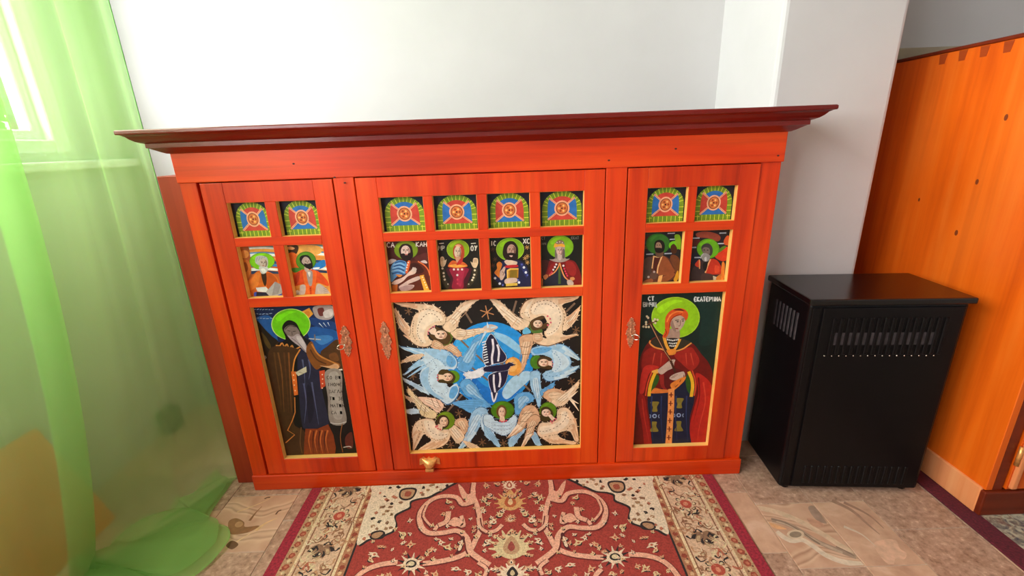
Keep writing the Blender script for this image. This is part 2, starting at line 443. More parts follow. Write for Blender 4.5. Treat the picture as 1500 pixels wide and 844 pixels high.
P.build('tile_print', 'print', floor, None, lambda p, off: Vector((p[0], p[1], 0.0002 + off)))

struct('wall_back', MB().box(XW-0.2, XR+0.2, YB, YB+0.2, -0.12, ZC), 'wall')
struct('wall_right', MB().box(XR, XR+0.2, YF, YB, -0.12, ZC), 'wall')
struct('ceiling', MB().box(XW-0.2, XR+0.2, YF-0.2, YB+0.2, ZC, ZC+0.15), 'ceiling')
# window wall with its opening
WY0, WY1, WZ0, WZ1 = -2.9, 0.335, 1.10, 2.42
wl_ = MB()
wl_.box(XW-0.09, XW, YF, YB, -0.12, WZ0).box(XW-0.09, XW, YF, YB, WZ1, ZC)
wl_.box(XW-0.09, XW, YF, WY0, WZ0, WZ1).box(XW-0.09, XW, WY1, YB, WZ0, WZ1)
struct('wall_left', wl_, 'wall')
rw = MB().box(XW-0.2, XR+0.2, YF-0.2, YF, -0.12, ZC)
struct('wall_front', rw, 'wall')
# pier between the cabinet's niche and the wardrobe's niche
struct('wall_pier', MB().box(0.776, 1.126, 0.165, YB+0.02, -0.05, ZC, 0.014, 3), 'wall')
struct('trim_1', MB().box(1.126, XR, YB-0.012, YB+0.01, 0.0, 1.356, 0.003), 'dado')

struct('trim_2', MB().box(XW-0.01, XW+0.006, YF, YB-0.001, 0.0, 1.0, 0.002), 'wall')
# window in the left wall
wf = MB()
FX0, FX1 = XW-0.078, XW+0.004
wf.box(FX0, FX1, WY1-0.055, WY1, WZ0, WZ1, 0.004); wf.box(FX0, FX1, WY0, WY0+0.055, WZ0, WZ1, 0.004)
wf.box(FX0, FX1, WY0+0.055, WY1-0.055, WZ0, WZ0+0.04, 0.004); wf.box(FX0, FX1, WY0+0.055, WY1-0.055, WZ1-0.05, WZ1, 0.004)
win = struct('window_1', wf, 'pvc')
edges = [WY1-0.052, -0.50, -1.28, -2.06, WY0+0.052]
for a, b in zip(edges, edges[1:]):
    sb = MB(); z0, z1 = WZ0+0.036, WZ1-0.046; t = 0.034
    X0, X1 = FX0+0.012, FX1-0.03
    sb.box(X0, X1, a-t, a, z0, z1, 0.004).box(X0, X1, b, b+t, z0, z1, 0.004)
    sb.box(X0, X1, b+t, a-t, z0, z0+t, 0.004).box(X0, X1, b+t, a-t, z1-t, z1, 0.004)
    sash = struct('window_sash', sb, 'pvc', win)
    struct('window_pane', MB().box(X0+0.018, X0+0.022, b+t-0.006, a-t+0.006, z0+t-0.006, z1-t+0.006), 'glass', sash)
struct('window_sill', MB().box(XW-0.02, XW+0.05, WY0-0.05, YB-0.001, 1.045, 1.073, 0.006, 2), 'pvc', win)

# ------------------------------------------------------------------ painted cabinet
cab = thing('painted_cabinet', (-0.075, 0.22, 0.0), 'low red-stained wooden cabinet with icon-painted doors and dark cornice standing on the floor', 'cabinet')
DEP = 0.48
cs = MB()
cs.box(-0.884, -0.868, 0.03, DEP, 0.0, 1.085); cs.box(0.717, 0.733, 0.03, DEP, 0.0, 1.085)
cs.box(-0.868, 0.717, DEP-0.01, DEP, 0.0, 1.085); cs.box(-0.868, 0.717, 0.03, DEP-0.01, 0.03, 0.045)
cs.box(-0.868, 0.717, 0.03, DEP-0.01, 1.068, 1.085)
part('carcass', cs, 'wood_v', cab)
part('inner_panel', MB().box(-0.866, 0.715, 0.026, 0.032, 0.045, 1.066), 'wood_v', cab)
part('side_board', MB().box(-0.966, -0.884, 0.032, DEP, 0.0, 1.026, 0.002), 'side_board', cab, label='dull brown-red side board')
def zb(z): return z
for x0, x1, y0 in ((-0.886, -0.8405, 0.0), (-0.4725, -0.4175, 0.0), (0.2625, 0.3195, 0.0), (0.6795, 0.735, 0.004)):
    part('stile', MB().box(x0, x1, y0, 0.028, 0.05, 1.01, 0.0018, 2), 'wood_v', cab)
part('frieze_rail', MB().box(-0.888, 0.737, -0.004, 0.028, 1.0075, 1.092, 0.002, 2), 'wood_h', cab)
part('plinth', MB().box(-0.888, 0.737, -0.007, 0.028, 0.0, 0.0565, 0.003, 2), 'wood_h', cab)
# cornice: a profile swept round three sides with mitred corners
prof = [(-0.01, 1.083), (0.004, 1.084), (0.012, 1.088), (0.022, 1.094), (0.029, 1.098), (0.033, 1.099), (0.033, 1.1095), (0.038, 1.111),
        (0.046, 1.1145), (0.053, 1.120), (0.059, 1.127), (0.065, 1.1305), (0.0705, 1.1315), (0.0715, 1.134), (0.0715, 1.140), (0.069, 1.1425), (-0.01, 1.1425)]
cb = bmesh.new(); rings = []
for cx_, cy_, dx, dy in ((-0.888, DEP, -1, 0), (-0.888, -0.004, -1, -1), (0.737, -0.004, 1, -1), (0.737, DEP, 1, 0)):
    rings.append([cb.verts.new((cx_ + dx*o, cy_ + dy*o, z)) for o, z in prof])
for a, b in zip(rings, rings[1:]):
    for i in range(len(prof)-1): cb.faces.new([a[i], a[i+1], b[i+1], b[i]])
    cb.faces.new([a[-1], a[0], b[0], b[-1]])
cb.faces.new(rings[0]); cb.faces.new(rings[-1][::-1])
mbc = MB(); mbc.bm.free(); mbc.bm = cb
mbc.box(-0.90, 0.75, 0.0, DEP, 1.086, 1.141)
part('cornice', mbc, 'cornice', cab, label='dark red-brown moulded cornice')

PY = 0.019          # the painted glass lies this far behind the door face
def pane_xy(px, py):
    p = on_y(px, py, PY); return (p.x, p.z)
def painter(rect):
    x0, x1, z0, z1 = rect
    e = 0.003
    P = Painter(pane_xy, (0, -1, 0), 0.00003, (x0-e, x1+e, z0-e, z1+e))
    P.rc = rect
    return P
def bg(P, col):
    x0, x1, z0, z1 = P.rect
    P.flat([(x0, z0), (x1, z0), (x1, z1), (x0, z1)], col)
def finish(P, door, label):
    x0, x1, z0, z1 = P.rect
    def back(bm, cl, org):
        v = [bm.verts.new(Vector(p) - org) for p in ((x0,PY+0.00005,z0),(x1,PY+0.00005,z0),(x1,PY+0.00005,z1),(x0,PY+0.00005,z1),(x0,PY+0.004,z0),(x1,PY+0.004,z0),(x1,PY+0.004,z1),(x0,PY+0.004,z1))]
        for f in ((4,5,6,7),(0,1,5,4),(1,2,6,5),(2,3,7,6),(3,0,4,7)):
            fc = bm.faces.new([v[i] for i in f])
            for lp in fc.loops: lp[cl] = lin((30, 26, 26))
    o = P.build('painted_pane', 'paint', door, back, lambda p, off: Vector((p[0], PY-off, p[1])))
    o['label'] = label
    X0, X1, Z0, Z1 = P.rc; t = 0.0007; bd = MB()
    bd.box(X0, X0+t, 0.0015, PY-0.0012, Z0, Z1).box(X1-t, X1, 0.0015, PY-0.0012, Z0, Z1)
    bd.box(X0, X1, 0.0015, PY-0.0012, Z0, Z0+t).box(X0, X1, 0.0015, PY-0.0012, Z1-t, Z1)
    part('glazing_bead', bd, 'bead', door, label='pale raw pine glazing bead')

def make_door(x0, x1, cols, row1, row2, big, label):
    z0, z1 = 0.0595, 1.0045
    Y0, Y1 = -0.001, 0.0245
    bx0, bx1, bz0, bz1 = big
    d = MB()
    d.box(x0, bx0, Y0, Y1, z0, z1, 0.0014, 2); d.box(bx1, x1, Y0, Y1, z0, z1, 0.0014, 2)
    d.box(bx0, bx1, Y0, Y1, row1[1], z1, 0.0008); d.box(bx0, bx1, Y0, Y1, z0, bz0, 0.0008)
    door = part('door', d, 'wood_v', cab, label=label)
    part('glazing_bar', MB().box(bx0, bx1, Y0, Y1, bz1, row2[0], 0.0008), 'wood_h', door)
    part('glazing_bar', MB().box(bx0, bx1, Y0, Y1, row2[1], row1[0], 0.0008), 'wood_h', door)
    for a, b in zip(cols, cols[1:]):
        part('glazing_bar', MB().box(a[1], b[0], Y0+0.0003, Y1, row1[0], row1[1], 0.0008), 'wood_v', door)
        part('glazing_bar', MB().box(a[1], b[0], Y0+0.0003, Y1, row2[0], row2[1], 0.0008), 'wood_v', door)
    return door
LC = [(-0.772, -0.668), (-0.638, -0.529)]
CC = [(-0.357, -0.2363), (-0.2111, -0.0899), (-0.0624, 0.0554), (0.0829, 0.2043)]
RC = [(0.377, 0.489), (0.512, 0.6235)]
R1, R2 = (0.853, 0.9505), (0.675, 0.8285)
BIG_L, BIG_C, BIG_R = (-0.772, -0.529, 0.116, 0.647), (-0.357, 0.2043, 0.119, 0.6475), (0.377, 0.6235, 0.111, 0.645)
door_l = make_door(-0.832, -0.4755, LC, R1, R2, BIG_L, 'narrow door painted with a long-bearded robed figure holding a scroll')
door_c = make_door(-0.414, 0.2600, CC, R1, R2, BIG_C, 'wide door painted with winged angels around a dark bird')
door_r = make_door(0.3225, 0.6785, RC, R1, R2, BIG_R, 'narrow door painted with a red-haired robed woman holding a cross')

# --- arched window motifs in the top row
def roundel(door, col, tb, lr, med):
    P = painter((col[0], col[1], R1[0], R1[1]))
    x0, x1, z0, z1 = P.rc; w, h = x1-x0, z1-z0
    q = lambda u, v: (x0 + u*w, z0 + v*h)
    bg(P, (26, 24, 42))
    def arch(u0, u1, v0, vs, v1, n=14):
        um, ru = (u0+u1)/2, (u1-u0)/2
        return [q(u0, v0), q(u1, v0)] + [q(um + ru*math.cos(math.pi*i/n), vs + (v1-vs)*math.sin(math.pi*i/n)) for i in range(n+1)]
    P.flat(arch(0.06, 0.97, 0.0, 0.50, 0.99), (118, 148, 34))
    yel = (222, 226, 70); W = 0.0016
    for i in range(1, 14):
        a = math.pi*i/14; c_, s_ = math.cos(a), math.sin(a)
        P.stroke2(yel, W, [q(0.515+0.345*c_, 0.50+0.33*s_), q(0.515+0.45*c_, 0.50+0.485*s_)])
    for v in (0.12, 0.27, 0.42):
        P.stroke2(yel, W, [q(0.06, v), q(0.19, v)]); P.stroke2(yel, W, [q(0.86, v), q(0.97, v)])
    for i in range(8): P.stroke2(yel, W, [q(0.14+i*0.108, 0.0), q(0.14+i*0.108, 0.165)])
    inner = arch(0.185, 0.855, 0.17, 0.48, 0.84)
    P.flat(inner, tb)
    cx_, cz_ = 0.515, 0.50
    P.flat([q(cx_, cz_), q(0.80, 0.80), q(0.84, 0.66), q(0.855, 0.48), q(0.855, 0.20)], lr)
    P.flat([q(cx_, cz_), q(0.23, 0.80), q(0.195, 0.66), q(0.185, 0.48), q(0.185, 0.20)], lr)
    pk = (244, 172, 132)
    for u, v in ((0.81, 0.80), (0.22, 0.80), (0.185, 0.18), (0.855, 0.18)):
        P.stroke2(pk, 0.0048, [q(cx_, cz_), q(u, v)])
        P.stroke2((176, 70, 52), 0.0009, [q(cx_, cz_), q(u, v)])
    def disc(r, c): P.flat([q(cx_ + r*math.cos(i*math.pi/10)*0.95, cz_ + r*math.sin(i*math.pi/10)*1.2) for i in range(20)], c)
    disc(0.185, pk); disc(0.148, (140, 66, 30)); disc(0.128, med)
    for i in range(6):
        a = i*math.pi/3; P.flat([q(cx_ + 0.07*math.cos(a) + 0.028*math.cos(k), cz_ + 0.085*math.sin(a) + 0.034*math.sin(k)) for k in (0, 1.26, 2.5, 3.77, 5.0)], (250, 190, 110) if i % 2 else (160, 70, 30))
    disc(0.02, (40, 20, 20))
    finish(P, door, 'arched motif with green brick border, red and blue wedges')
RDc, BLc, MDc = (204, 68, 52), (48, 112, 186), (216, 118, 60)
for dr_, cl_, tb_red in ((door_l, LC[0], 1), (door_l, LC[1], 0), (door_c, CC[0], 0), (door_c, CC[1], 1), (door_c, CC[2], 0), (door_c, CC[3], 1), (door_r, RC[0], 1), (door_r, RC[1], 0)):
    roundel(dr_, cl_, RDc if tb_red else BLc, BLc if tb_red else RDc, MDc)


# --- half-length figures in the second row
def face(P, cx, cy, w, h, skin, shade, rot=0):
    P.ell(skin, cx, cy, w, h, rot, 16)
    P.ell(shade, cx + w*0.45, cy + h*0.1, w*0.5, h*0.8, rot, 12); P.ell(skin, cx - w*0.1, cy, w*0.72, h*0.85, rot, 14)
    for s_ in (-1, 1):
        P.line((104, 68, 50), w*0.14, [(cx + s_*w*0.6, cy - h*0.30), (cx + s_*w*0.15, cy - h*0.27)], False)
        P.ell((30, 22, 20), cx + s_*w*0.38, cy - h*0.12, w*0.15, h*0.08, rot, 8)
    P.line(shade, w*0.14, [(cx + w*0.05, cy - h*0.15), (cx + w*0.02, cy + h*0.28)], False)
    P.line((160, 70, 60), w*0.16, [(cx - w*0.25, cy + h*0.52), (cx + w*0.28, cy + h*0.52)], False)
def halo(P, cx, cy, rx, ry, col=(136, 186, 24), rim=(196, 216, 90), rot=0):
    P.ell(rim, cx, cy, rx, ry, rot, 30); P.ell(col, cx, cy, rx*0.96, ry*0.96, rot, 30)
    hi = tuple(min(255, int(v*1.14)) for v in col)
    P.poly(hi, [(cx-rx*0.75, cy-ry*0.45), (cx-rx*0.2, cy-ry*0.82), (cx+rx*0.3, cy-ry*0.8), (cx-rx*0.15, cy-ry*0.62), (cx-rx*0.6, cy-ry*0.2)])

def rect2(c): return (c[0], c[1], R2[0], R2[1])
# left door, first figure (crop 340,345)
def sky_bands(P, x0, x1, y0):
    for i, (dy, c) in enumerate(((0, (120, 160, 176)), (22, (236, 236, 230)), (46, (240, 164, 72)), (86, (84, 138, 196)), (104, (240, 240, 236)), (150, (226, 140, 60)), (200, (40, 74, 120)), (236, (58, 120, 190)), (290, (236, 236, 232)), (330, (40, 60, 96)))):
        P.poly(c, [(x0-40, y0+dy), ((x0+x1)/2, y0+dy-12), (x1+60, y0+dy+4), (x1+60, y0+dy+30), ((x0+x1)/2, y0+dy+22), (x0-20, y0+dy+34)])
P = painter(rect2(LC[0])); P.crop(340, 345, 8.887); bg(P, (196, 96, 42))
sky_bands(P, 250, 560, 140)
P.poly((176, 90, 44), [(60, 150), (200, 130), (240, 300), (250, 520), (230, 640), (100, 560)])
P.ell((222, 140, 66), 162, 245, 58, 54); P.poly((214, 120, 50), [(120, 330), (200, 320), (250, 420), (210, 560), (150, 570), (110, 440)])
P.poly((150, 76, 34), [(140, 370), (180, 350), (210, 420), (180, 480), (140, 440)])
halo(P, 390, 335, 165, 112, (128, 200, 20), (90, 140, 30))
P.poly((226, 110, 34), [(310, 480), (370, 460), (470, 470), (560, 520), (610, 600), (600, 700), (560, 800), (280, 800), (190, 760), (180, 630), (240, 560)])
P.poly((240, 132, 50), [(320, 490), (360, 500), (350, 600), (330, 660), (230, 720), (200, 640), (260, 560)])
P.poly((196, 84, 22), [(450, 490), (540, 520), (590, 610), (520, 660), (470, 700), (440, 600)])
P.poly((60, 34, 16), [(380, 490), (440, 480), (450, 600), (430, 660), (400, 600)])
P.poly((196, 190, 186), [(300, 340), (310, 280), (360, 262), (420, 270), (462, 300), (468, 380), (440, 420), (370, 400), (320, 370)])
face(P, 408, 362, 52, 62, (200, 178, 164), (140, 116, 104))
P.poly((206, 200, 198), [(350, 410), (400, 405), (470, 420), (455, 470), (415, 500), (375, 485)])
P.poly((236, 234, 230), [(375, 440), (420, 430), (440, 470), (410, 490)])
for k in range(4): P.line((150, 146, 146), 6, [(310 + k*34, 345 - k*18), (330 + k*34, 285 - k*3)], True)
P.poly((226, 222, 220), [(310, 680), (440, 668), (470, 700), (440, 740), (330, 730)], False)
P.poly((40, 36, 60), [(305, 735), (440, 740), (540, 785), (290, 790)], False)
P.poly((180, 172, 172), [(440, 740), (560, 600), (640, 640), (655, 740), (600, 800), (500, 800)], False)
P.poly((152, 142, 144), [(560, 600), (640, 640), (600, 760), (520, 780)], False)
P.poly((56, 80, 190), [(600, 775), (650, 755), (650, 800), (590, 800)], False); P.poly((70, 90, 200), [(285, 745), (320, 730), (315, 790), (285, 795)], False)
finish(P, door_l, 'painted grey-bearded figure in orange robe with open book')
# left door, second figure
P = painter(rect2(LC[1])); P.crop(340, 345, 8.887); bg(P, (236, 156, 64))
sky_bands(P, 960, 1200, 130)
P.poly((244, 176, 86), [(840, 140), (1100, 130), (1170, 200), (1080, 260), (860, 250)])
P.poly((70, 44, 24), [(640, 130), (850, 130), (845, 230), (780, 240), (690, 240)]); P.poly((236, 172, 110), [(705, 155), (760, 142), (815, 165), (790, 185), (720, 180)])
P.poly((232, 104, 30), [(730, 240), (830, 240), (870, 420), (860, 540), (770, 520), (750, 400)])
P.poly((70, 130, 40), [(780, 425), (905, 425), (880, 470), (800, 480)])
P.poly((40, 120, 200), [(1080, 380), (1170, 320), (1215, 330), (1215, 400), (1100, 450), (1040, 440)])
P.poly((240, 240, 240), [(1060, 420), (1140, 415), (1120, 440), (1060, 440)])
halo(P, 962, 330, 132, 122, (86, 138, 30), (50, 90, 24))
P.poly((222, 74, 26), [(800, 520), (880, 460), (960, 440), (1060, 445), (1140, 480), (1240, 590), (1250, 660), (1100, 620), (1080, 790), (960, 790), (950, 640), (800, 660), (790, 580)])
P.poly((240, 108, 40), [(920, 470), (980, 460), (1000, 600), (1010, 780), (960, 790), (940, 620)]); P.poly((238, 102, 38), [(1040, 470), (1100, 480), (1090, 620), (1075, 780), (1040, 780)])
P.poly((190, 54, 18), [(840, 500), (880, 480), (870, 580), (830, 640), (800, 640)])
P.poly((168, 148, 146), [(970, 470), (1045, 470), (1040, 640), (1000, 640)])
P.poly((226, 216, 210), [(985, 480), (1020, 480), (1010, 540)])
P.poly((26, 18, 16), [(880, 290), (920, 258), (990, 260), (1030, 310), (1052, 390), (1040, 430), (990, 432), (930, 390), (890, 350)])
P.poly((190, 164, 154), [(905, 340), (940, 280), (990, 290), (1025, 350), (1018, 395), (980, 400), (940, 380)])
P.ell((40, 28, 24), 960, 335, 10, 5, 10, 8); P.ell((40, 28, 24), 998, 332, 9, 5, 0, 8); P.line((150, 100, 90), 8, [(975, 335), (985, 362)], False)
P.poly((26, 18, 16), [(940, 365), (985, 372), (1030, 360), (1050, 410), (1010, 440), (960, 420)])
P.poly((206, 176, 160), [(940, 410), (970, 425), (1000, 440), (985, 480), (950, 460)])
P.poly((206, 184, 174), [(890, 650), (955, 650), (945, 760), (870, 790), (830, 770), (880, 720)]); P.poly((196, 176, 170), [(1090, 690), (1120, 630), (1190, 660), (1270, 740), (1280, 800), (1100, 790)])
for k in range(4): P.line((140, 116, 112), 5, [(1190, 690 + k*24), (1250, 670 + k*26)], False)
P.poly((236, 226, 216), [(820, 730), (860, 710), (870, 740), (840, 760)]); P.dots((90, 40, 20), 6, [(1020, 690), (1022, 720), (1024, 750)])
finish(P, door_l, 'painted dark-bearded figure in red robe with dark green halo')

# centre door, first figure (crop 550,335)
P = painter(rect2(CC[0])); P.crop(550, 335, 8.4375); bg(P, (74, 26, 24))
halo(P, 378, 262, 148, 118, (122, 148, 28), (92, 116, 28))
P.poly((90, 36, 34), [(480, 360), (640, 300), (650, 420), (560, 420)]); P.poly((206, 186, 186), [(555, 410), (610, 390), (640, 420), (620, 430)]); P.poly((200, 184, 184), [(160, 400), (200, 375), (260, 390), (220, 420), (175, 440)])
P.poly((96, 36, 22), [(400, 420), (520, 400), (620, 460), (680, 620), (690, 770), (300, 775), (330, 640), (400, 560)])
P.poly((64, 22, 16), [(430, 440), (520, 430), (600, 520), (540, 560), (470, 540)])
P.line((226, 110, 60), 14, [(525, 405), (600, 450), (650, 510), (672, 580)])
P.poly((92, 150, 206), [(210, 440), (270, 395), (340, 395), (385, 430), (380, 550), (270, 590), (200, 660), (185, 600), (185, 500)])
for k in range(4): P.line((44, 84, 140), 16, [(205 + 12*k, 560 - 45*k), (280 + 10*k, 540 - 45*k), (350 + 6*k, 570 - 48*k)])
for k in range(3): P.line((150, 196, 234), 12, [(195 + 12*k, 530 - 40*k), (280 + 10*k, 510 - 40*k), (360, 545 - 46*k)])
P.poly((40, 20, 18), [(290, 250), (330, 195), (400, 190), (450, 230), (465, 330), (440, 370), (330, 370), (300, 320)])
face(P, 372, 280, 58, 72, (228, 196, 184), (170, 122, 110))
P.poly((34, 16, 16), [(315, 320), (345, 305), (380, 318), (425, 300), (455, 330), (430, 385), (380, 400), (330, 375)])
P.line((206, 120, 110), 12, [(365, 322), (398, 320)], False)
P.poly((226, 96, 50), [(400, 400), (430, 400), (420, 470), (395, 550), (370, 540), (385, 460)]); P.dots((246, 226, 200), 9, [(405, 420), (395, 450), (388, 480), (382, 515)])
P.poly((226, 190, 176), [(200, 680), (240, 640), (340, 600), (420, 530), (480, 480), (500, 490), (505, 530), (480, 560), (400, 590), (340, 650), (260, 690)])
for k in range(3): P.line((226, 200, 190), 16, [(450 + k*16, 530 - k*4), (470 + k*18, 478 + k*8)], False)
P.poly((216, 182, 172), [(290, 720), (340, 680), (420, 630), (520, 590), (560, 600), (540, 630), (470, 660), (400, 690), (480, 700), (440, 750), (330, 770)])
P.poly((176, 140, 140), [(300, 730), (390, 700), (470, 710), (430, 755), (330, 772)])
P.poly((240, 170, 60), [(545, 580), (600, 570), (670, 760), (600, 765)], False); P.dots((250, 236, 190), 9, [(580 + k*14, 600 + k*32) for k in range(5)]); P.line((120, 60, 20), 8, [(600, 580), (668, 755)], False)
P.poly((200, 100, 30), [(210, 700), (275, 690), (270, 770), (205, 775)], False); P.poly((226, 140, 60), [(250, 570), (330, 570), (300, 600)])
P.text((236, 226, 220), 11, 140, 232, 52, 60, 'СА'); P.text((236, 226, 220), 11, 500, 222, 48, 56, 'КАН')
finish(P, door_c, 'painted bearded figure in blue tunic with olive halo')
# centre door, second figure
P = painter(rect2(CC[1])); P.crop(550, 335, 8.4375); bg(P, (26, 24, 20))
halo(P, 1020, 258, 140, 122, (136, 170, 24), (176, 196, 60))
P.poly((70, 16, 30), [(890, 490), (1160, 480), (1180, 540), (1130, 700), (1120, 760), (900, 760), (930, 640), (890, 560)])
P.poly((150, 26, 54), [(930, 490), (1140, 490), (1130, 560), (1090, 640), (1080, 740), (950, 740), (960, 620), (930, 550)])
P.poly((176, 40, 70), [(1030, 500), (1100, 500), (1080, 620), (1050, 720), (1010, 640)])
P.poly((216, 96, 40), [(895, 465), (940, 400), (990, 400), (1030, 440), (1060, 410), (1100, 420), (1140, 465), (1080, 480), (1010, 490), (940, 480)])
P.poly((250, 170, 70), [(905, 460), (980, 440), (1060, 450), (1130, 460), (1060, 478), (980, 480)])
P.poly((186, 70, 40), [(960, 250), (985, 205), (1030, 185), (1080, 210), (1100, 280), (1090, 360), (1040, 400), (990, 380), (962, 320)])
P.poly((232, 170, 130), [(985, 210), (1030, 195), (1060, 215), (1020, 235)])
face(P, 1016, 290, 44, 74, (222, 196, 170), (150, 120, 100))
P.poly((206, 150, 120), [(990, 355), (1050, 350), (1040, 420), (1010, 430)]); P.poly((196, 44, 40), [(1040, 380), (1080, 370), (1060, 430), (1000, 450)])
def hand_up(pts): P.poly((226, 196, 160), pts)
hand_up([(800, 400), (805, 355), (830, 345), (850, 365), (858, 395), (878, 380), (870, 430), (845, 470), (810, 465)])
hand_up([(1175, 405), (1200, 420), (1210, 370), (1240, 362), (1265, 375), (1268, 430), (1240, 490), (1210, 480), (1190, 450)])
for k in range(3): P.line((150, 110, 84), 5, [(815 + k*14, 400), (820 + k*13, 360)], False); P.line((150, 110, 84), 5, [(1218 + k*14, 420), (1222 + k*13, 375)], False)
P.poly((60, 52, 34), [(795, 490), (850, 490), (880, 640), (920, 700), (880, 740), (820, 640)]); P.poly((60, 52, 34), [(1200, 500), (1260, 500), (1240, 620), (1160, 720), (1130, 690), (1190, 620)])
P.dots((232, 216, 190), 14, [(828, 492), (842, 550), (846, 590), (856, 630), (1228, 515), (1222, 570), (1210, 605), (1196, 635)]); P.dots((210, 200, 180), 9, [(896, 686), (1152, 686)])
P.dots((240, 220, 214), 14, [(970, 504), (1020, 504), (1070, 504), (1012, 574)]); P.dots((206, 60, 80), 12, [(1014, 630), (1014, 680)])
for x in (785, 1180): P.line((226, 220, 206), 9, [(x, 185), (x + 60, 180)], False)
P.text((226, 220, 206), 10, 778, 268, 42, 56, 'МР'); P.text((226, 220, 206), 12, 1176, 272, 46, 62, 'ОУ')
finish(P, door_c, 'painted woman in crimson with both hands raised')
# centre door, third figure (crop 705,335)
P = painter(rect2(CC[2])); P.crop(705, 335, 8.881); bg(P, (24, 20, 18))
halo(P, 375, 270, 182, 150, (130, 180, 24), (170, 206, 60))
P.poly((28, 32, 70), [(280, 420), (350, 400), (480, 410), (560, 450), (620, 560), (640, 750), (470, 750), (440, 620), (300, 640), (300, 740), (190, 680), (150, 620), (200, 520)])
P.poly((44, 52, 108), [(500, 450), (560, 480), (600, 570), (590, 640), (540, 560)])
P.poly((226, 196, 170), [(300, 430), (340, 405), (430, 420), (470, 440), (440, 480), (350, 480)]); P.poly((196, 34, 40), [(320, 480), (460, 470), (470, 500), (330, 510)])
P.poly((38, 22, 16), [(285, 260), (310, 195), (370, 162), (430, 175), (475, 240), (480, 330), (470, 400), (400, 410), (320, 400), (280, 340)])
face(P, 392, 285, 58, 82, (186, 146, 128), (116, 76, 62))
P.poly((34, 18, 14), [(325, 330), (350, 320), (390, 312), (440, 325), (455, 350), (420, 400), (370, 395)]); P.poly((226, 180, 170), [(365, 350), (410, 350), (390, 370)])
P.poly((230, 130, 44), [(200, 460), (235, 430), (270, 460), (260, 510), (240, 560), (240, 640), (190, 600), (170, 570), (205, 520)])
P.poly((210, 176, 156), [(240, 640), (245, 560), (270, 530), (295, 495), (315, 510), (300, 570), (310, 600), (280, 660), (255, 670)])
P.line((110, 70, 54), 7, [(275, 560), (290, 580), (280, 610)])
P.poly((196, 130, 30), [(330, 540), (375, 515), (485, 515), (480, 640), (335, 660)], False); P.poly((244, 196, 90), [(330, 540), (375, 515), (485, 515), (484, 530), (385, 532), (352, 552), (350, 655), (335, 660)], False)
P.poly((140, 110, 30), [(375, 545), (470, 535), (465, 640), (370, 640)], False)
P.poly((216, 184, 168), [(300, 680), (330, 650), (400, 640), (465, 650), (465, 690), (400, 710), (320, 720)]); P.poly((226, 190, 80), [(320, 715), (470, 705), (470, 740), (320, 750)], False)
P.dots((226, 230, 246), 17, [(555, 505), (580, 570), (240, 715), (490, 700), (180, 645)]); P.dots((90, 100, 190), 13, [(528, 465), (600, 605), (480, 670), (280, 735)])
def star(P, c, x, y, r, w=7):
    for k in range(3): P.line(c, w, [(x + r*math.cos(k*math.pi/3+0.3), y + r*math.sin(k*math.pi/3+0.3)), (x - r*math.cos(k*math.pi/3+0.3), y - r*math.sin(k*math.pi/3+0.3))], False)
for x, y in ((595, 245), (600, 360), (600, 440), (570, 385)): star(P, (196, 150, 90), x, y, 30)
for x, y in ((150, 270), (180, 400), (150, 480)): star(P, (96, 60, 40), x, y, 30)
P.text((226, 222, 214), 12, 120, 222, 40, 60, 'ІС'); P.text((236, 232, 226), 13, 545, 194, 48, 64, 'ХС')
finish(P, door_c, 'painted bearded figure in navy robe holding a golden book')
# centre door, fourth figure
P = painter(rect2(CC[3])); P.crop(705, 335, 8.881); bg(P, (18, 22, 18))
P.poly((70, 24, 24), [(770, 420), (900, 430), (860, 560), (800, 620), (770, 560)])
halo(P, 1028, 236, 172, 150, (128, 186, 26), (110, 160, 30))
P.poly((124, 22, 24), [(890, 420), (960, 400), (1080, 400), (1200, 420), (1260, 500), (1300, 620), (1300, 750), (1180, 750), (1120, 660), (1020, 450), (900, 620), (830, 620), (860, 520)])
P.poly((156, 36, 34), [(1100, 430), (1190, 440), (1240, 540), (1200, 620), (1120, 560)]); P.poly((150, 30, 30), [(900, 470), (980, 450), (920, 560), (860, 600)])
P.poly((36, 38, 56), [(1020, 450), (1060, 560), (1120, 660), (1130, 740), (800, 745), (850, 650), (930, 600)]); P.poly((74, 96, 44), [(1005, 500), (1030, 500), (1035, 720), (1000, 720)], False)
P.line((238, 150, 90), 16, [(880, 610), (950, 570), (1000, 500), (1020, 450), (1040, 520), (1080, 620), (1130, 670)])
P.poly((170, 150, 140), [(885, 400), (960, 385), (960, 230), (1000, 160), (1050, 155), (1085, 220), (1090, 380), (1150, 390), (1080, 430), (980, 435)])
P.poly((120, 104, 98), [(960, 280), (985, 300), (985, 380), (960, 385)]); P.poly((110, 94, 88), [(1060, 270), (1085, 280), (1085, 380), (1055, 375)])
face(P, 1018, 288, 42, 62, (216, 180, 166), (150, 110, 100)); P.poly((206, 180, 170), [(995, 345), (1045, 345), (1040, 400), (1010, 410)])
P.poly((238, 170, 60), [(945, 225), (960, 190), (1000, 205), (1040, 190), (1085, 215), (1080, 240), (1015, 232), (950, 245)])
P.poly((140, 110, 90), [(965, 190), (1000, 150), (1055, 155), (1080, 190), (1040, 195), (1000, 200)]); P.dots((236, 226, 210), 7, [(985, 180), (1020, 172), (1055, 182)])
P.dots((240, 226, 226), 14, [(975, 465), (958, 500), (938, 535), (1068, 482)]); P.dots((226, 60, 90), 13, [(918, 570), (900, 590), (1080, 522), (1092, 555), (1105, 585), (1118, 612)])
P.poly((210, 130, 80), [(805, 620), (850, 595), (870, 625), (830, 665)]); P.poly((220, 150, 90), [(1155, 640), (1200, 630), (1215, 660), (1170, 680)]); P.poly((200, 176, 166), [(1115, 680), (1160, 665), (1200, 700), (1190, 735), (1130, 735)])
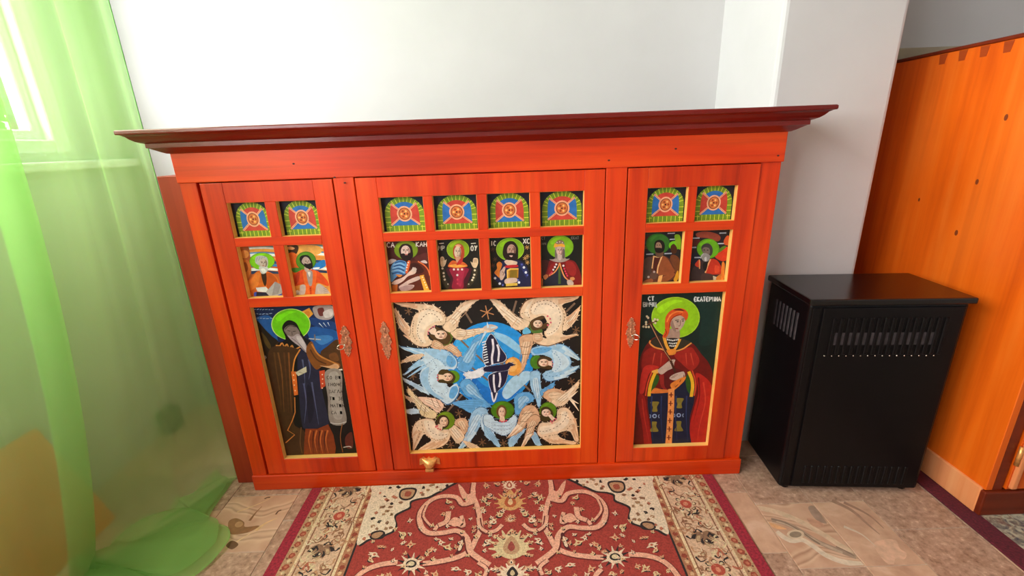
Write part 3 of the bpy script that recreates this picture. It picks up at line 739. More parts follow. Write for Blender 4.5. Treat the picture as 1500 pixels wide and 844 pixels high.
P.line((226, 130, 60), 8, [(795, 650), (795, 745)], False)
P.text((120, 114, 104), 8, 785, 144, 26, 36, 'СТ'); P.text((120, 114, 104), 8, 790, 214, 30, 32, 'МЧ'); P.text((120, 120, 112), 8, 1170, 138, 26, 36, 'ЕКАТ')
finish(P, door_c, 'painted crowned figure in dark red cloak')
# right door, first figure (crop 930,330)
P = painter(rect2(RC[0])); P.crop(930, 330, 8.44); bg(P, (26, 24, 34))
for y, c in ((110, (60, 50, 40)), (150, (90, 30, 24)), (200, (40, 40, 70)), (260, (100, 60, 40)), (330, (24, 24, 44))): P.poly(c, [(110, y), (200, y-10), (280, y+6), (280, y+34), (180, y+30), (110, y+36)])
for x, y in ((455, 102), (190, 360), (415, 352), (480, 176)): P.line((170, 176, 190), 13, [(x-50, y), (x+40, y-4)], False)
halo(P, 285, 230, 150, 130, (52, 110, 34), (40, 90, 30))
P.ell((110, 190, 20), 490, 250, 72, 56); P.poly((120, 170, 30), [(490, 130), (550, 120), (570, 200), (560, 300), (520, 260)]); P.poly((70, 36, 20), [(440, 270), (480, 230), (520, 280), (510, 340), (460, 350)])
P.poly((110, 60, 34), [(440, 380), (540, 400), (560, 560), (500, 700), (450, 600)]); P.poly((206, 150, 40), [(480, 670), (530, 560), (540, 640), (510, 700)])
P.poly((96, 50, 34), [(200, 390), (330, 375), (420, 410), (480, 520), (500, 620), (420, 690), (120, 720), (100, 560), (120, 430)])
P.poly((150, 78, 42), [(330, 385), (400, 410), (460, 510), (490, 580), (360, 620), (280, 600), (300, 500)]); P.poly((82, 60, 52), [(115, 430), (210, 400), (210, 540), (180, 640), (110, 640)])
P.poly((80, 26, 18), [(240, 395), (320, 390), (290, 480), (270, 570), (235, 540)])
P.line((240, 180, 120), 14, [(235, 380), (225, 440), (212, 535)]); P.line((240, 180, 120), 16, [(335, 380), (305, 460), (285, 520), (275, 595)]); P.line((230, 180, 120), 12, [(225, 382), (285, 395), (345, 380)])
P.poly((100, 70, 52), [(260, 320), (350, 310), (340, 385), (270, 390)])
P.poly((24, 16, 14), [(240, 240), (260, 195), (310, 180), (355, 205), (370, 260), (355, 320), (300, 345), (250, 320)])
P.poly((156, 122, 100), [(255, 260), (270, 215), (310, 215), (332, 260), (325, 295), (290, 305), (262, 290)])
P.poly((30, 20, 16), [(245, 285), (280, 278), (330, 285), (335, 320), (290, 340), (255, 325)]); P.ell((26, 18, 14), 275, 245, 9, 5, 0, 8); P.ell((26, 18, 14), 308, 245, 9, 5, 0, 8)
P.poly((104, 72, 60), [(180, 620), (230, 570), (280, 610), (260, 660), (200, 670)]); P.dots((190, 170, 160), 15, [(238, 576), (168, 640)])
P.poly((150, 80, 44), [(340, 640), (470, 590), (490, 620), (400, 690), (330, 690)]); P.poly((236, 170, 100), [(295, 625), (345, 615), (320, 720), (275, 720)], False); P.poly((176, 96, 60), [(110, 690), (200, 660), (225, 690), (180, 715), (110, 715)])
finish(P, door_r, 'painted dark-haired figure in brown robe with dull green halo')
# right door, second figure
P = painter(rect2(RC[1])); P.crop(930, 330, 8.44); bg(P, (36, 26, 32))
P.poly((150, 66, 46), [(760, 100), (880, 75), (1020, 110), (1060, 160), (1020, 200), (900, 160), (780, 150)]); P.poly((90, 30, 26), [(700, 190), (800, 180), (790, 240), (700, 260)]); P.poly((26, 26, 50), [(700, 360), (800, 350), (820, 440), (700, 470)])
for x, y in ((760, 160), (1090, 98), (1070, 228), (720, 276), (780, 400)): P.line((176, 182, 196), 14, [(x-45, y), (x+40, y-2)], False)
P.poly((206, 84, 40), [(1100, 190), (1140, 130), (1180, 150), (1170, 240), (1110, 240)]); P.poly((214, 60, 34), [(980, 370), (1100, 280), (1150, 280), (1140, 420), (1060, 440)]); P.poly((90, 130, 30), [(1000, 330), (1090, 260), (1130, 270), (1040, 340)])
halo(P, 905, 290, 140, 124, (104, 172, 26), (80, 140, 24))
P.poly((60, 42, 44), [(740, 500), (840, 430), (940, 420), (1040, 470), (1070, 580), (960, 690), (690, 700), (700, 580)])
P.poly((200, 52, 30), [(930, 420), (1010, 430), (1060, 500), (1080, 590), (990, 610), (870, 590), (900, 500)]); P.poly((226, 76, 44), [(990, 500), (1040, 510), (1040, 580), (990, 590)]); P.poly((204, 56, 32), [(740, 490), (800, 425), (805, 520)])
P.line((238, 160, 100), 14, [(798, 425), (800, 540)], False); P.line((240, 170, 110), 16, [(935, 420), (900, 500), (870, 590)])
P.poly((24, 18, 18), [(845, 470), (900, 455), (880, 560), (845, 540)])
P.poly((66, 58, 56), [(820, 280), (850, 235), (910, 225), (955, 270), (960, 340), (930, 380), (850, 350)])
P.poly((120, 102, 94), [(835, 290), (870, 270), (920, 290), (925, 350), (880, 370), (840, 340)]); P.ell((24, 18, 18), 858, 305, 11, 6, 0, 8); P.ell((24, 18, 18), 900, 308, 11, 6, 0, 8)
P.poly((150, 144, 142), [(815, 380), (850, 345), (890, 350), (930, 380), (915, 430), (880, 450), (840, 435)]); P.poly((206, 204, 204), [(860, 400), (885, 395), (885, 440), (865, 440)]); P.line((190, 186, 184), 8, [(850, 350), (825, 380), (812, 410)])
P.poly((76, 52, 48), [(830, 600), (960, 610), (970, 690), (830, 690)]); P.poly((206, 190, 160), [(965, 625), (1010, 640), (1005, 690), (970, 690)], False); P.poly((206, 120, 50), [(1010, 640), (1090, 590), (1110, 640), (1060, 700), (1010, 690)])
P.poly((230, 130, 50), [(1075, 470), (1110, 480), (1100, 660), (1065, 690)])
finish(P, door_r, 'painted grey-bearded figure in red cloak with bright green halo')

# --- large panel of the left door: standing bearded figure with scroll
P = painter(BIG_L); bg(P, (16, 14, 14))
P.crop(360, 440, 7.035)
P.poly((20, 36, 78), [(40, 40), (960, 30), (980, 300), (960, 480), (760, 560), (300, 460), (60, 300)], False)
P.poly((32, 86, 156), [(90, 190), (260, 170), (330, 420), (280, 430), (180, 280)]); P.poly((30, 84, 154), [(640, 300), (780, 270), (950, 330), (950, 420), (850, 470), (770, 550), (680, 440)])
P.poly((60, 122, 190), [(700, 380), (850, 360), (900, 400), (780, 460)]); P.poly((24, 60, 120), [(660, 180), (900, 220), (930, 300), (700, 260)])
for k in range(3):
    xx = 85
    while xx < 270:
        w_ = 14 + 16*rt.random(); P.line((150, 172, 206), 7, [(xx, 92 + k*45 + 8*rt.random()), (xx + w_, 88 + k*45 + 10*rt.random())], False); xx += w_ + 10
P.poly((34, 26, 18), [(60, 190), (120, 210), (200, 300), (270, 370), (340, 450), (300, 700), (300, 900), (120, 900)]); P.poly((86, 66, 28), [(160, 330), (210, 380), (260, 470), (240, 500), (190, 430)])
P.poly((78, 48, 24), [(770, 550), (840, 475), (950, 405), (1000, 560), (1030, 720), (900, 660)]); P.poly((112, 66, 30), [(860, 560), (930, 540), (960, 620), (880, 620)])
P.poly((176, 160, 158), [(690, 80), (760, 50), (880, 52), (915, 120), (880, 190), (790, 200), (720, 170)]); P.poly((110, 50, 44), [(740, 90), (800, 80), (805, 150), (760, 160)]); P.poly((216, 206, 204), [(800, 120), (890, 90), (890, 160), (820, 180)])
for k in range(3): P.line((206, 214, 226), 11, [(755 + k*45, 235 - k*4), (800 + k*32, 282 - k*8)], False, True)
P.poly((240, 160, 56), [(550, 130), (655, 78), (695, 140), (640, 195)], False); P.poly((216, 130, 40), [(600, 130), (650, 110), (660, 150), (620, 170)])
halo(P, 465, 248, 202, 162, (110, 200, 14), (206, 232, 120))
P.line((196, 190, 180), 10, [(650, 395), (775, 405)], False); P.line((120, 100, 90), 12, [(710, 350), (715, 420)], False)
P.poly((66, 40, 20), [(300, 460), (400, 430), (540, 500), (500, 560), (470, 620), (480, 860), (480, 1080), (330, 1100), (280, 900), (250, 640)])
P.poly((18, 14, 14), [(330, 450), (410, 400), (375, 290), (400, 230), (450, 205), (520, 235), (560, 310), (610, 385), (690, 440), (650, 520), (560, 500), (440, 500)])
P.poly((130, 110, 106), [(395, 300), (450, 255), (520, 275), (560, 345), (520, 400), (450, 385), (420, 350)])
P.line((70, 54, 50), 9, [(405, 300), (450, 262), (515, 275)]); P.line((60, 46, 44), 8, [(430, 312), (460, 318)], False); P.line((60, 46, 44), 8, [(485, 322), (515, 318)], False); P.line((96, 78, 74), 9, [(475, 320), (480, 360)], False)
P.poly((176, 156, 160), [(430, 360), (480, 375), (540, 345), (590, 400), (642, 505), (622, 538), (560, 480), (480, 420)])
P.poly((206, 190, 194), [(520, 380), (560, 370), (600, 430), (630, 515), (590, 490)]); P.line((120, 104, 108), 7, [(470, 385), (550, 450), (610, 525)])
P.line((206, 130, 60), 14, [(310, 465), (350, 468), (375, 440), (400, 480), (425, 452), (450, 498), (478, 465), (500, 505), (560, 480)])
# lower body (crop 320,420)
P.crop(320, 420, 2.72)
P.poly((72, 44, 22), [(215, 240), (320, 250), (300, 300), (300, 440), (300, 545), (345, 580), (345, 668), (262, 668), (235, 530), (205, 400), (195, 310)])
for x0, x1, x2, c in ((238, 252, 262, (120, 74, 34)), (262, 268, 280, (92, 54, 26)), (222, 232, 250, (96, 60, 28)), (280, 284, 292, (132, 78, 34))):
    P.line(c, 7, [(x0, 262), (x1, 340), (x2 - 4, 430), (x2, 500)], True, True)
P.poly((36, 36, 60), [(318, 262), (345, 262), (372, 290), (405, 330), (415, 420), (440, 545), (400, 562), (348, 568), (332, 540), (322, 440), (316, 350)])
for pts in ([(335, 290), (342, 340), (345, 390)], [(340, 385), (350, 460), (342, 545)], [(372, 380), (385, 460), (400, 550)], [(360, 290), (366, 330), (360, 370)]):
    P.line((84, 88, 124), 7, pts, True, True)
P.poly((24, 24, 44), [(352, 400), (372, 410), (380, 500), (360, 540)])
P.poly((138, 56, 20), [(347, 566), (395, 566), (438, 548), (458, 590), (468, 640), (462, 690), (340, 690), (342, 620)], False)
for x in (368, 392, 414, 436): P.line((204, 106, 46), 7, [(x, 572), (x - 8, 612), (x + 2, 664)], True, True)
for x in (380, 404, 426): P.line((80, 26, 10), 6, [(x, 575), (x - 4, 620), (x, 666)], True, True)
P.poly((130, 74, 28), [(350, 246), (372, 218), (395, 262), (440, 290), (482, 306), (478, 322), (420, 316), (390, 330), (360, 290)])
P.line((196, 124, 56), 6, [(372, 228), (400, 272), (450, 298), (480, 312)], True); P.line((84, 46, 18), 6, [(366, 250), (392, 290), (430, 308)])
P.line((226, 140, 60), 5, [(326, 250), (304, 290), (296, 345)]); P.line((216, 130, 60), 4, [(304, 440), (306, 500), (294, 535), (276, 572), (304, 590), (268, 622)], False)
P.poly((226, 110, 40), [(290, 338), (310, 338), (318, 430), (302, 434)], False); P.dots((250, 220, 180), 2.6, [(299, 352), (301, 372), (303, 392), (306, 414)])
P.poly((200, 70, 36), [(402, 336), (424, 332), (426, 396), (408, 408)], False); P.dots((250, 210, 180), 2.8, [(414, 350), (415, 368), (415, 386), (414, 404)])
P.poly((206, 196, 170), [(306, 342), (350, 318), (352, 340), (318, 356)], False); P.line((120, 100, 80), 2, [(320, 340), (340, 346)], False)
P.poly((214, 160, 116), [(404, 314), (440, 316), (466, 306), (482, 318), (470, 330), (440, 324)]); P.line((236, 226, 216), 6, [(440, 336), (494, 330)], False)
P.poly((150, 136, 128), [(425, 340), (488, 336), (494, 440), (510, 540), (446, 542), (436, 440)]); P.poly((172, 160, 152), [(440, 350), (478, 346), (486, 440), (494, 520), (460, 520), (446, 440)])
P.line((214, 206, 200), 3, [(446, 542), (478, 546), (510, 538)])
for k, wd in enumerate(('СО ВИ', 'ІНОМЕ', 'ЗАГЛА', 'ТИ ЗЕ', 'МАТИН', 'СА И')):
    P.text((58, 46, 42), 2.4, 432 + k*3.6, 368 + k*28, 11.5, 13, wd)
P.line((150, 90, 44), 3, [(494, 545), (486, 600), (496, 660)]); P.line((110, 74, 40), 4, [(330, 560), (326, 620), (334, 664)])
P.poly((96, 40, 30), [(506, 600), (532, 580), (536, 640), (510, 640)]); P.line((196, 186, 176), 4, [(498, 640), (520, 636), (530, 640)]); P.poly((166, 160, 156), [(172, 280), (186, 274), (192, 284), (180, 292)])
finish(P, door_l, 'painted standing long-bearded figure with green halo and lettered scroll')

# --- large panel of the right door: standing woman with cross (crops 925,425 and 920,540)
P = painter(BIG_R); bg(P, (9, 36, 32)); P.crop(925, 425, 7.036)
P.poly((14, 46, 42), [(680, 60), (920, 60), (880, 500), (700, 560), (720, 300)])
halo(P, 455, 282, 250, 212, (150, 202, 22), (176, 216, 50))
P.poly((112, 16, 14), [(190, 520), (320, 470), (500, 500), (630, 550), (720, 660), (800, 760), (840, 900), (820, 1200), (760, 1640), (60, 1640), (50, 1000), (90, 700)])
P.poly((150, 28, 22), [(120, 660), (220, 590), (330, 640), (380, 700), (300, 800), (220, 780), (110, 830)]); P.poly((166, 34, 26), [(440, 660), (600, 590), (660, 640), (700, 740), (620, 830), (520, 760)])
for x, x2 in ((240, 214), (310, 300), (560, 570), (610, 640)): P.line((206, 70, 48), 14, [(x, 650), ((x+x2)/2, 710), (x2, 780)], True, True)
P.poly((52, 44, 32), [(190, 540), (250, 490), (330, 475), (360, 560), (420, 640), (300, 610), (220, 590)]); P.poly((52, 44, 32), [(500, 500), (560, 515), (620, 545), (560, 600), (450, 640), (470, 560)])
P.line((240, 150, 70), 16, [(195, 520), (190, 548), (240, 590), (320, 612), (372, 640)]); P.line((240, 150, 70), 16, [(455, 630), (530, 606), (580, 572), (618, 545)])
P.poly((176, 140, 122), [(400, 400), (490, 410), (490, 510), (420, 520), (360, 500), (380, 440)]); P.poly((30, 22, 20), [(360, 505), (485, 505), (450, 600), (400, 610)])
P.line((244, 170, 60), 30, [(335, 480), (360, 570), (400, 640)]); P.line((244, 170, 60), 26, [(500, 505), (470, 570), (425, 640)]); P.poly((236, 140, 50), [(365, 620), (450, 610), (450, 660), (375, 668)])
for y, n_ in ((516, 7), (548, 5), (574, 4)): P.dots((230, 226, 220), 8, [(425 - (n_-1)*9 + k*18, y + 3*abs(k-(n_-1)/2)*-1 + 4) for k in range(n_)])
P.poly((222, 84, 30), [(345, 340), (355, 270), (400, 215), (470, 188), (540, 195), (580, 235), (578, 290), (545, 320), (520, 270), (450, 300), (400, 370), (385, 440), (355, 490), (320, 480), (345, 420)])
P.line((244, 130, 60), 14, [(365, 330), (400, 260), (470, 222), (530, 225)]); P.line((150, 44, 14), 9, [(390, 390), (400, 320), (450, 270), (520, 245)]); P.line((140, 40, 14), 8, [(345, 400), (360, 440), (340, 475)])
P.poly((96, 26, 16), [(430, 205), (490, 190), (550, 215), (500, 212)])
P.poly((196, 164, 144), [(400, 350), (430, 290), (500, 262), (545, 290), (550, 330), (520, 390), (470, 430), (430, 415)]); P.poly((150, 118, 104), [(400, 350), (420, 310), (440, 360), (460, 425), (430, 415)])
P.line((50, 34, 28), 8, [(450, 312), (490, 308)], False); P.line((50, 34, 28), 8, [(515, 302), (545, 296)], False); P.ell((40, 28, 26), 476, 326, 13, 6, -8, 8); P.ell((40, 28, 26), 530, 318, 11, 6, -8, 8); P.line((130, 94, 82), 8, [(505, 310), (500, 365), (482, 368)]); P.line((150, 50, 46), 11, [(452, 396), (482, 398)], False)
# sleeves, hands, sash and skirt
P.poly((20, 28, 54), [(170, 1080), (330, 1010), (430, 980), (620, 920), (650, 1120), (600, 1350), (640, 1640), (250, 1640), (200, 1400)])
P.poly((92, 14, 18), [(290, 800), (430, 800), (560, 860), (480, 980), (380, 1040), (300, 980)]); P.poly((150, 34, 30), [(290, 880), (330, 860), (340, 990), (390, 1040), (340, 1030), (300, 980)])
P.poly((46, 88, 26), [(215, 880), (280, 880), (270, 960), (200, 1050), (190, 1060), (200, 960)]); P.poly((40, 84, 24), [(560, 900), (600, 880), (620, 1080), (570, 1020)])
P.line((240, 180, 40), 34, [(255, 830), (215, 920), (190, 1010), (180, 1095)]); P.line((226, 80, 40), 14, [(225, 810), (180, 920), (155, 1020), (145, 1090)]); P.line((240, 180, 40), 34, [(590, 840), (622, 920), (630, 1000), (615, 1100)]); P.line((216, 76, 40), 14, [(625, 830), (655, 920), (662, 1000), (645, 1090)])
P.poly((240, 170, 70), [(205, 810), (285, 815), (275, 860), (210, 850)], False); P.poly((200, 44, 34), [(110, 830), (180, 770), (280, 790), (260, 815), (190, 850), (150, 960), (125, 1060), (80, 1050)])
P.poly((200, 168, 152), [(270, 830), (330, 775), (400, 722), (450, 718), (440, 750), (430, 800), (370, 830), (310, 870)])
for k in range(3): P.line((130, 96, 84), 6, [(380 + k*14, 740 + k*16), (430 + k*4, 735 + k*18)], False)
P.poly((206, 174, 158), [(390, 910), (430, 870), (520, 840), (545, 850), (550, 890), (500, 920), (440, 930)])
for k in range(3): P.line((140, 104, 92), 6, [(405 + k*16, 905 - k*14), (450 + k*14, 900 - k*14)], False)
P.poly((232, 130, 50), [(410, 960), (550, 890), (540, 940), (440, 1030), (410, 1010)]); P.poly((226, 120, 50), [(205, 1045), (240, 1010), (300, 1020), (380, 1030), (380, 1055), (215, 1065)])
P.poly((240, 148, 78), [(378, 1020), (442, 1010), (440, 1200), (425, 1420), (412, 1640), (345, 1640), (362, 1400), (376, 1200)], False)
for y in range(1080, 1640, 88):
    x = 410 - (y-1050)*0.055
    P.line((120, 30, 14), 12, [(x, y-26), (x, y+26)], False); P.line((120, 30, 14), 10, [(x-22, y), (x+22, y)], False)
for y in (880, 930, 980): P.line((120, 34, 16), 8, [(450 + (980-y)*0.9, y + 20), (480 + (980-y)*0.6, y - 8)], False)
for (x, y, s_) in ((240, 1205, 1), (233, 1405, -1), (493, 1168, 1), (487, 1400, -1)):
    P.poly((136, 118, 44), [(x-45, y-48*s_), (x, y-56*s_), (x+45, y-48*s_), (x+22, y), (x+28, y+44*s_), (x, y+50*s_), (x-28, y+44*s_), (x-20, y)])
for x, y in ((238, 1299), (487, 1290)):
    P.ell((150, 166, 200), x, y, 24, 22, 0, 12); P.ell((36, 44, 80), x, y, 13, 12, 0, 10); P.line((150, 166, 200), 8, [(x-48, y-16), (x-40, y+2), (x-48, y+20)]); P.line((150, 166, 200), 8, [(x+48, y-16), (x+40, y+2), (x+48, y+20)])
for x in (210, 310, 460, 570): P.line((38, 52, 96), 16, [(x, 1090), (x-6, 1300), (x+10, 1560)], True, True)
P.poly((186, 34, 26), [(660, 860), (760, 900), (830, 1010), (800, 1250), (740, 1640), (640, 1640), (600, 1420), (650, 1200), (690, 1040)]); P.line((214, 64, 44), 16, [(740, 950), (760, 1150), (700, 1400), (680, 1560)], True, True); P.line((120, 14, 14), 18, [(690, 900), (700, 1100), (640, 1350)], True, True)
P.poly((156, 26, 22), [(60, 1100), (130, 1090), (160, 1250), (200, 1500), (210, 1640), (140, 1640), (110, 1400)]); P.line((196, 50, 36), 14, [(110, 1120), (130, 1300), (180, 1560)], True, True)
P.line((72, 34, 20), 22, [(180, 310), (250, 450), (330, 600), (400, 720), (452, 850)], False); P.line((206, 150, 110), 6, [(192, 345), (260, 480), (340, 630), (405, 725)], False)
P.line((96, 54, 30), 16, [(125, 368), (265, 318)], False); P.dots((226, 206, 170), 12, [(122, 376), (150, 380), (268, 306), (245, 340), (160, 272), (150, 330), (178, 380), (225, 318), (240, 300), (150, 352), (172, 286)])
P.text((222, 224, 222), 11, 172, 110, 34, 42, 'СТ'); P.text((206, 208, 206), 11, 120, 172, 36, 46, 'ВМЧЦ'); P.text((226, 228, 226), 12, 645, 118, 31, 46, 'ЕКАТЕРИНА', -0.01)
finish(P, door_r, 'painted standing red-haired woman with green halo and lettering')

# --- large panel of the centre door: angels round a dark bird
P = painter(BIG_C); bg(P, (24, 20, 20))
PE, PE2, PEL = (244, 208, 172), (226, 176, 138), (252, 226, 198)
LB, LB2, LBL = (164, 204, 234), (104, 172, 226), (206, 226, 240)
OUT, OUTB = (120, 76, 48), (60, 110, 160)
fr = random.Random(21)
def wing(c, pts, out, hi=None, sm=True):
    cx_ = sum(p[0] for p in pts)/len(pts); cy_ = sum(p[1] for p in pts)/len(pts)
    k_ = P.c[2]/6.493
    lt = tuple(min(255, int(v*1.05 + 8)) for v in c)
    for p in smooth_closed(pts, 3)[::2]:                       # feather tips along the outline
        d = math.hypot(p[0]-cx_, p[1]-cy_) + 1e-6; L_ = (6 + 13*fr.random())*k_
        P.line(lt, 11*k_, [(p[0] - (p[0]-cx_)/d*6*k_, p[1] - (p[1]-cy_)/d*6*k_), (p[0] + (p[0]-cx_)/d*L_ + 4*k_, p[1] + (p[1]-cy_)/d*L_)], False, True)
    P.poly(out, pts, sm)
    P.poly(c, [(p[0] + (cx_-p[0])*0.035, p[1] + (cy_-p[1])*0.035) for p in pts], sm)
    if hi: P.poly(hi, [(p[0] + (cx_-p[0])*0.45, p[1] + (cy_-p[1])*0.45 - 6) for p in pts], sm)
    if len(pts) <= 15 and k_ > 0.9:                            # feather shafts along the wing
        A = np.array(pts, float) - (cx_, cy_); w_, v_ = np.linalg.eigh(A.T @ A / len(pts)); mn, mj = v_[:, 0], v_[:, 1]
        r0, r1 = math.sqrt(w_[0]), math.sqrt(w_[1])
        ln = tuple(int(a*0.55 + b*0.45) for a, b in zip(c, out))
        for o_ in (-0.75, -0.25, 0.25, 0.75):
            sft = 0.25*(fr.random()-0.5)
            q = [(cx_ + mn[0]*o_*r0 + mj[0]*t*r1, cy_ + mn[1]*o_*r0 + mj[1]*t*r1) for t in (-0.8 + sft, 0.0, 0.8 + sft)]
            P.line(ln, 4.5, q, False)
def feathers(c, pts, w=26):                      # tapering quills from a root to each tip
    for a, b in pts: P.line(c, w, [a, ((a[0]+b[0])/2, (a[1]+b[1])/2), b], False, True)
def dash(c, pts, w=5):
    q = smooth_open(pts, 6)
    for i in range(0, len(q)-1, 2): P.line(c, w, [q[i], q[i+1]], False)
Q1, Q2, Q3, Q4 = (570, 430), (710, 430), (570, 545), (710, 545)
def quad(q): P.crop(q[0], q[1], 6.493)
P.crop(540, 420, 2.912)
P.ell((30, 146, 226), 520, 328, 182, 178, 0, 40); P.ell((22, 118, 208), 520, 420, 130, 80, 0, 30); P.ell((60, 176, 240), 480, 250, 110, 70, 0, 30); P.ell((40, 154, 230), 560, 330, 120, 110, 0, 30)
for a, b in (((400, 90), (440, 155)), ((630, 60), (610, 130)), ((390, 225), (500, 330)), ((330, 540), (400, 460)), ((560, 320), (690, 445)), ((420, 330), (510, 400)), ((620, 300), (560, 330)), ((150, 205), (200, 222)), ((840, 110), (880, 70)), ((845, 215), (890, 195)), ((160, 450), (215, 432))):
    P.line((132, 104, 84), 8, [a, b], False)
for x, y in ((170, 105), (505, 110), (188, 382), (350, 675), (485, 665), (575, 668), (885, 185), (865, 405), (835, 628), (385, 540)):
    star(P, (126, 90, 62) if x != 505 else (206, 140, 90), x, y, 17 if x != 505 else 30, 4)
# small translucent arms of light inside the disc
P.poly((150, 202, 236), [(540, 195), (600, 215), (660, 270), (650, 290), (590, 250), (540, 215)]); P.poly((176, 212, 236), [(570, 450), (610, 390), (670, 360), (700, 380), (640, 440), (590, 480)])
# lower centre angel
quad(Q3)
wing(LB2, [(590, 290), (700, 270), (800, 258), (880, 262), (960, 330), (880, 345), (780, 390), (700, 350), (620, 312)], OUTB)
wing(LB, [(760, 460), (800, 370), (870, 330), (930, 350), (935, 400), (880, 450), (862, 520), (800, 625), (725, 705), (655, 742), (700, 650), (748, 540)], OUTB, LBL)
wing(LBL, [(870, 450), (905, 400), (990, 425), (1000, 560), (990, 640), (930, 600), (882, 540)], OUTB)
feathers(LBL, [((760, 600), (655, 735)), ((790, 600), (690, 740)), ((820, 570), (730, 705))], 30)
quad(Q4)
wing(LB, [(0, 480), (60, 555), (120, 640), (148, 712), (112, 705), (70, 660), (0, 600)], OUTB)
wing(LB2, [(280, 245), (330, 200), (420, 192), (470, 240), (455, 280), (400, 300), (380, 335), (335, 400), (290, 400), (284, 320)], OUTB, LB)
wing(LBL, [(-10, 410), (60, 440), (120, 470), (200, 476), (245, 440), (285, 408), (312, 440), (292, 520), (240, 582), (180, 606), (110, 580), (50, 540), (-10, 500)], OUTB)
for y in (500, 535, 565): dash((140, 150, 170), [(20, y-30), (90, y), (180, y+18), (250, y-4), (285, y-40)])
wing(LB, [(228, 645), (300, 570), (372, 530), (382, 562), (330, 622), (292, 682), (236, 718)], OUTB); wing(LB, [(440, 600), (480, 570), (520, 640), (532, 702), (480, 690)], OUTB)
halo(P, 170, 362, 112, 88, (76, 128, 20), (50, 90, 16)); P.ell((112, 74, 34), 160, 375, 50, 62); face(P, 163, 382, 33, 48, (244, 206, 176), (206, 150, 120)); P.poly((244, 206, 176), [(145, 420), (185, 420), (196, 470), (140, 470)], False); P.dots((226, 80, 100), 9, [(145, 464), (165, 472), (188, 470), (206, 462)])
# middle left angel
quad(Q1)
wing(LB2, [(650, 640), (700, 590), (760, 510), (800, 440), (870, 390), (940, 362), (885, 430), (838, 500), (822, 580), (812, 660), (770, 732), (700, 752), (640, 712)], OUTB, LB)
wing(LBL, [(100, 500), (230, 518), (380, 522), (470, 520), (560, 545), (630, 600), (654, 660), (632, 716), (560, 720), (480, 745), (462, 800), (480, 850), (540, 860), (575, 900), (640, 862), (674, 915), (640, 1005), (560, 1062), (480, 1012), (400, 962), (330, 910), (295, 830), (290, 760), (320, 690), (250, 706), (130, 782), (200, 706), (245, 655), (330, 600), (240, 560), (150, 535)], OUTB)
P.poly(LB, [(330, 530), (470, 528), (560, 552), (625, 610), (640, 660), (610, 700), (540, 690), (480, 640), (410, 600)]); P.poly(LB2, [(560, 590), (620, 620), (635, 670), (590, 700), (545, 660)])
P.poly(LB, [(305, 760), (380, 700), (370, 820), (420, 930), (520, 1000), (470, 1000), (380, 940), (310, 850)]); P.poly(LB2, [(590, 900), (640, 880), (655, 930), (610, 1000), (570, 980)])
feathers(LB, [((330, 600), (105, 505)), ((340, 560), (180, 510)), ((330, 650), (130, 775)), ((350, 680), (170, 800)), ((300, 640), (180, 720))], 34)
for pts in ([(300, 700), (380, 660), (430, 620), (500, 640), (540, 700)], [(420, 640), (450, 700), (390, 760), (380, 840), (430, 920), (520, 960)], [(560, 560), (600, 620), (580, 700)], [(540, 880), (560, 930), (520, 960)]): dash((110, 140, 176), pts, 6)
wing(LBL, [(130, 800), (250, 855), (330, 897), (385, 960), (300, 930), (220, 880), (150, 840)], OUTB)
halo(P, 600, 792, 72, 62, (96, 146, 26), (70, 110, 20)); P.poly((70, 56, 22), [(466, 760), (500, 722), (560, 730), (610, 760), (632, 800), (600, 850), (520, 850), (466, 840)]); face(P, 556, 795, 50, 38, (244, 206, 174), (206, 150, 118)); P.poly((244, 206, 174), [(470, 770), (520, 775), (520, 815), (470, 820)], False); P.dots((226, 90, 110), 8, [(462, 775), (458, 800), (464, 825)])
quad(Q3)
wing(LB2, [(670, 112), (720, 60), (780, 80), (842, 150), (872, 220), (974, 330), (900, 300), (820, 252), (742, 232), (702, 190)], OUTB, LB)
wing((240, 236, 234), [(712, 15), (780, -8), (835, 40), (790, 62), (735, 52)], (150, 150, 170)); feathers((244, 244, 246), [((790, 30), (705, -5)), ((790, 40), (712, 30)), ((800, 50), (725, 62))], 24)
# middle right angel
quad(Q2)
wing(LB, [(440, 742), (520, 740), (532, 844), (540, 945), (530, 1065), (508, 1080), (480, 990), (440, 900), (430, 820)], OUTB, LBL)
wing(LB2, [(530, 930), (600, 880), (660, 845), (655, 890), (590, 940), (545, 975)], OUTB)
wing(LB, [(440, 520), (540, 490), (640, 486), (720, 478), (800, 512), (905, 612), (890, 632), (810, 590), (828, 650), (815, 702), (895, 690), (880, 722), (780, 792), (660, 832), (585, 832), (550, 780), (580, 742), (640, 722), (645, 640), (600, 600), (540, 580), (470, 590), (432, 560)], OUTB)
P.poly(LBL, [(640, 540), (720, 560), (790, 620), (800, 680), (720, 740), (640, 740), (660, 650)]); P.poly(LB2, [(460, 530), (560, 510), (640, 520), (580, 560), (480, 575)])
feathers(LBL, [((740, 510), (900, 620)), ((760, 560), (880, 628)), ((760, 760), (895, 695)), ((720, 790), (860, 745)), ((660, 810), (800, 790))], 34)
for pts in ([(640, 560), (700, 600), (720, 670), (680, 730), (600, 760), (570, 790)], [(500, 520), (600, 540), (690, 560)], [(560, 770), (640, 790), (740, 760)]): dash((90, 140, 186), pts, 6)
halo(P, 492, 652, 62, 66, (72, 126, 26), (50, 96, 20)); P.poly((74, 52, 24), [(500, 640), (530, 602), (600, 600), (640, 625), (620, 650), (610, 680), (640, 700), (620, 718), (540, 708), (502, 685)]); face(P, 562, 658, 50, 36, (244, 208, 182), (206, 150, 120)); P.poly((244, 208, 182), [(605, 640), (640, 645), (640, 690), (605, 682)], False); P.dots((220, 120, 140), 7, [(640, 645), (648, 668), (640, 692)])
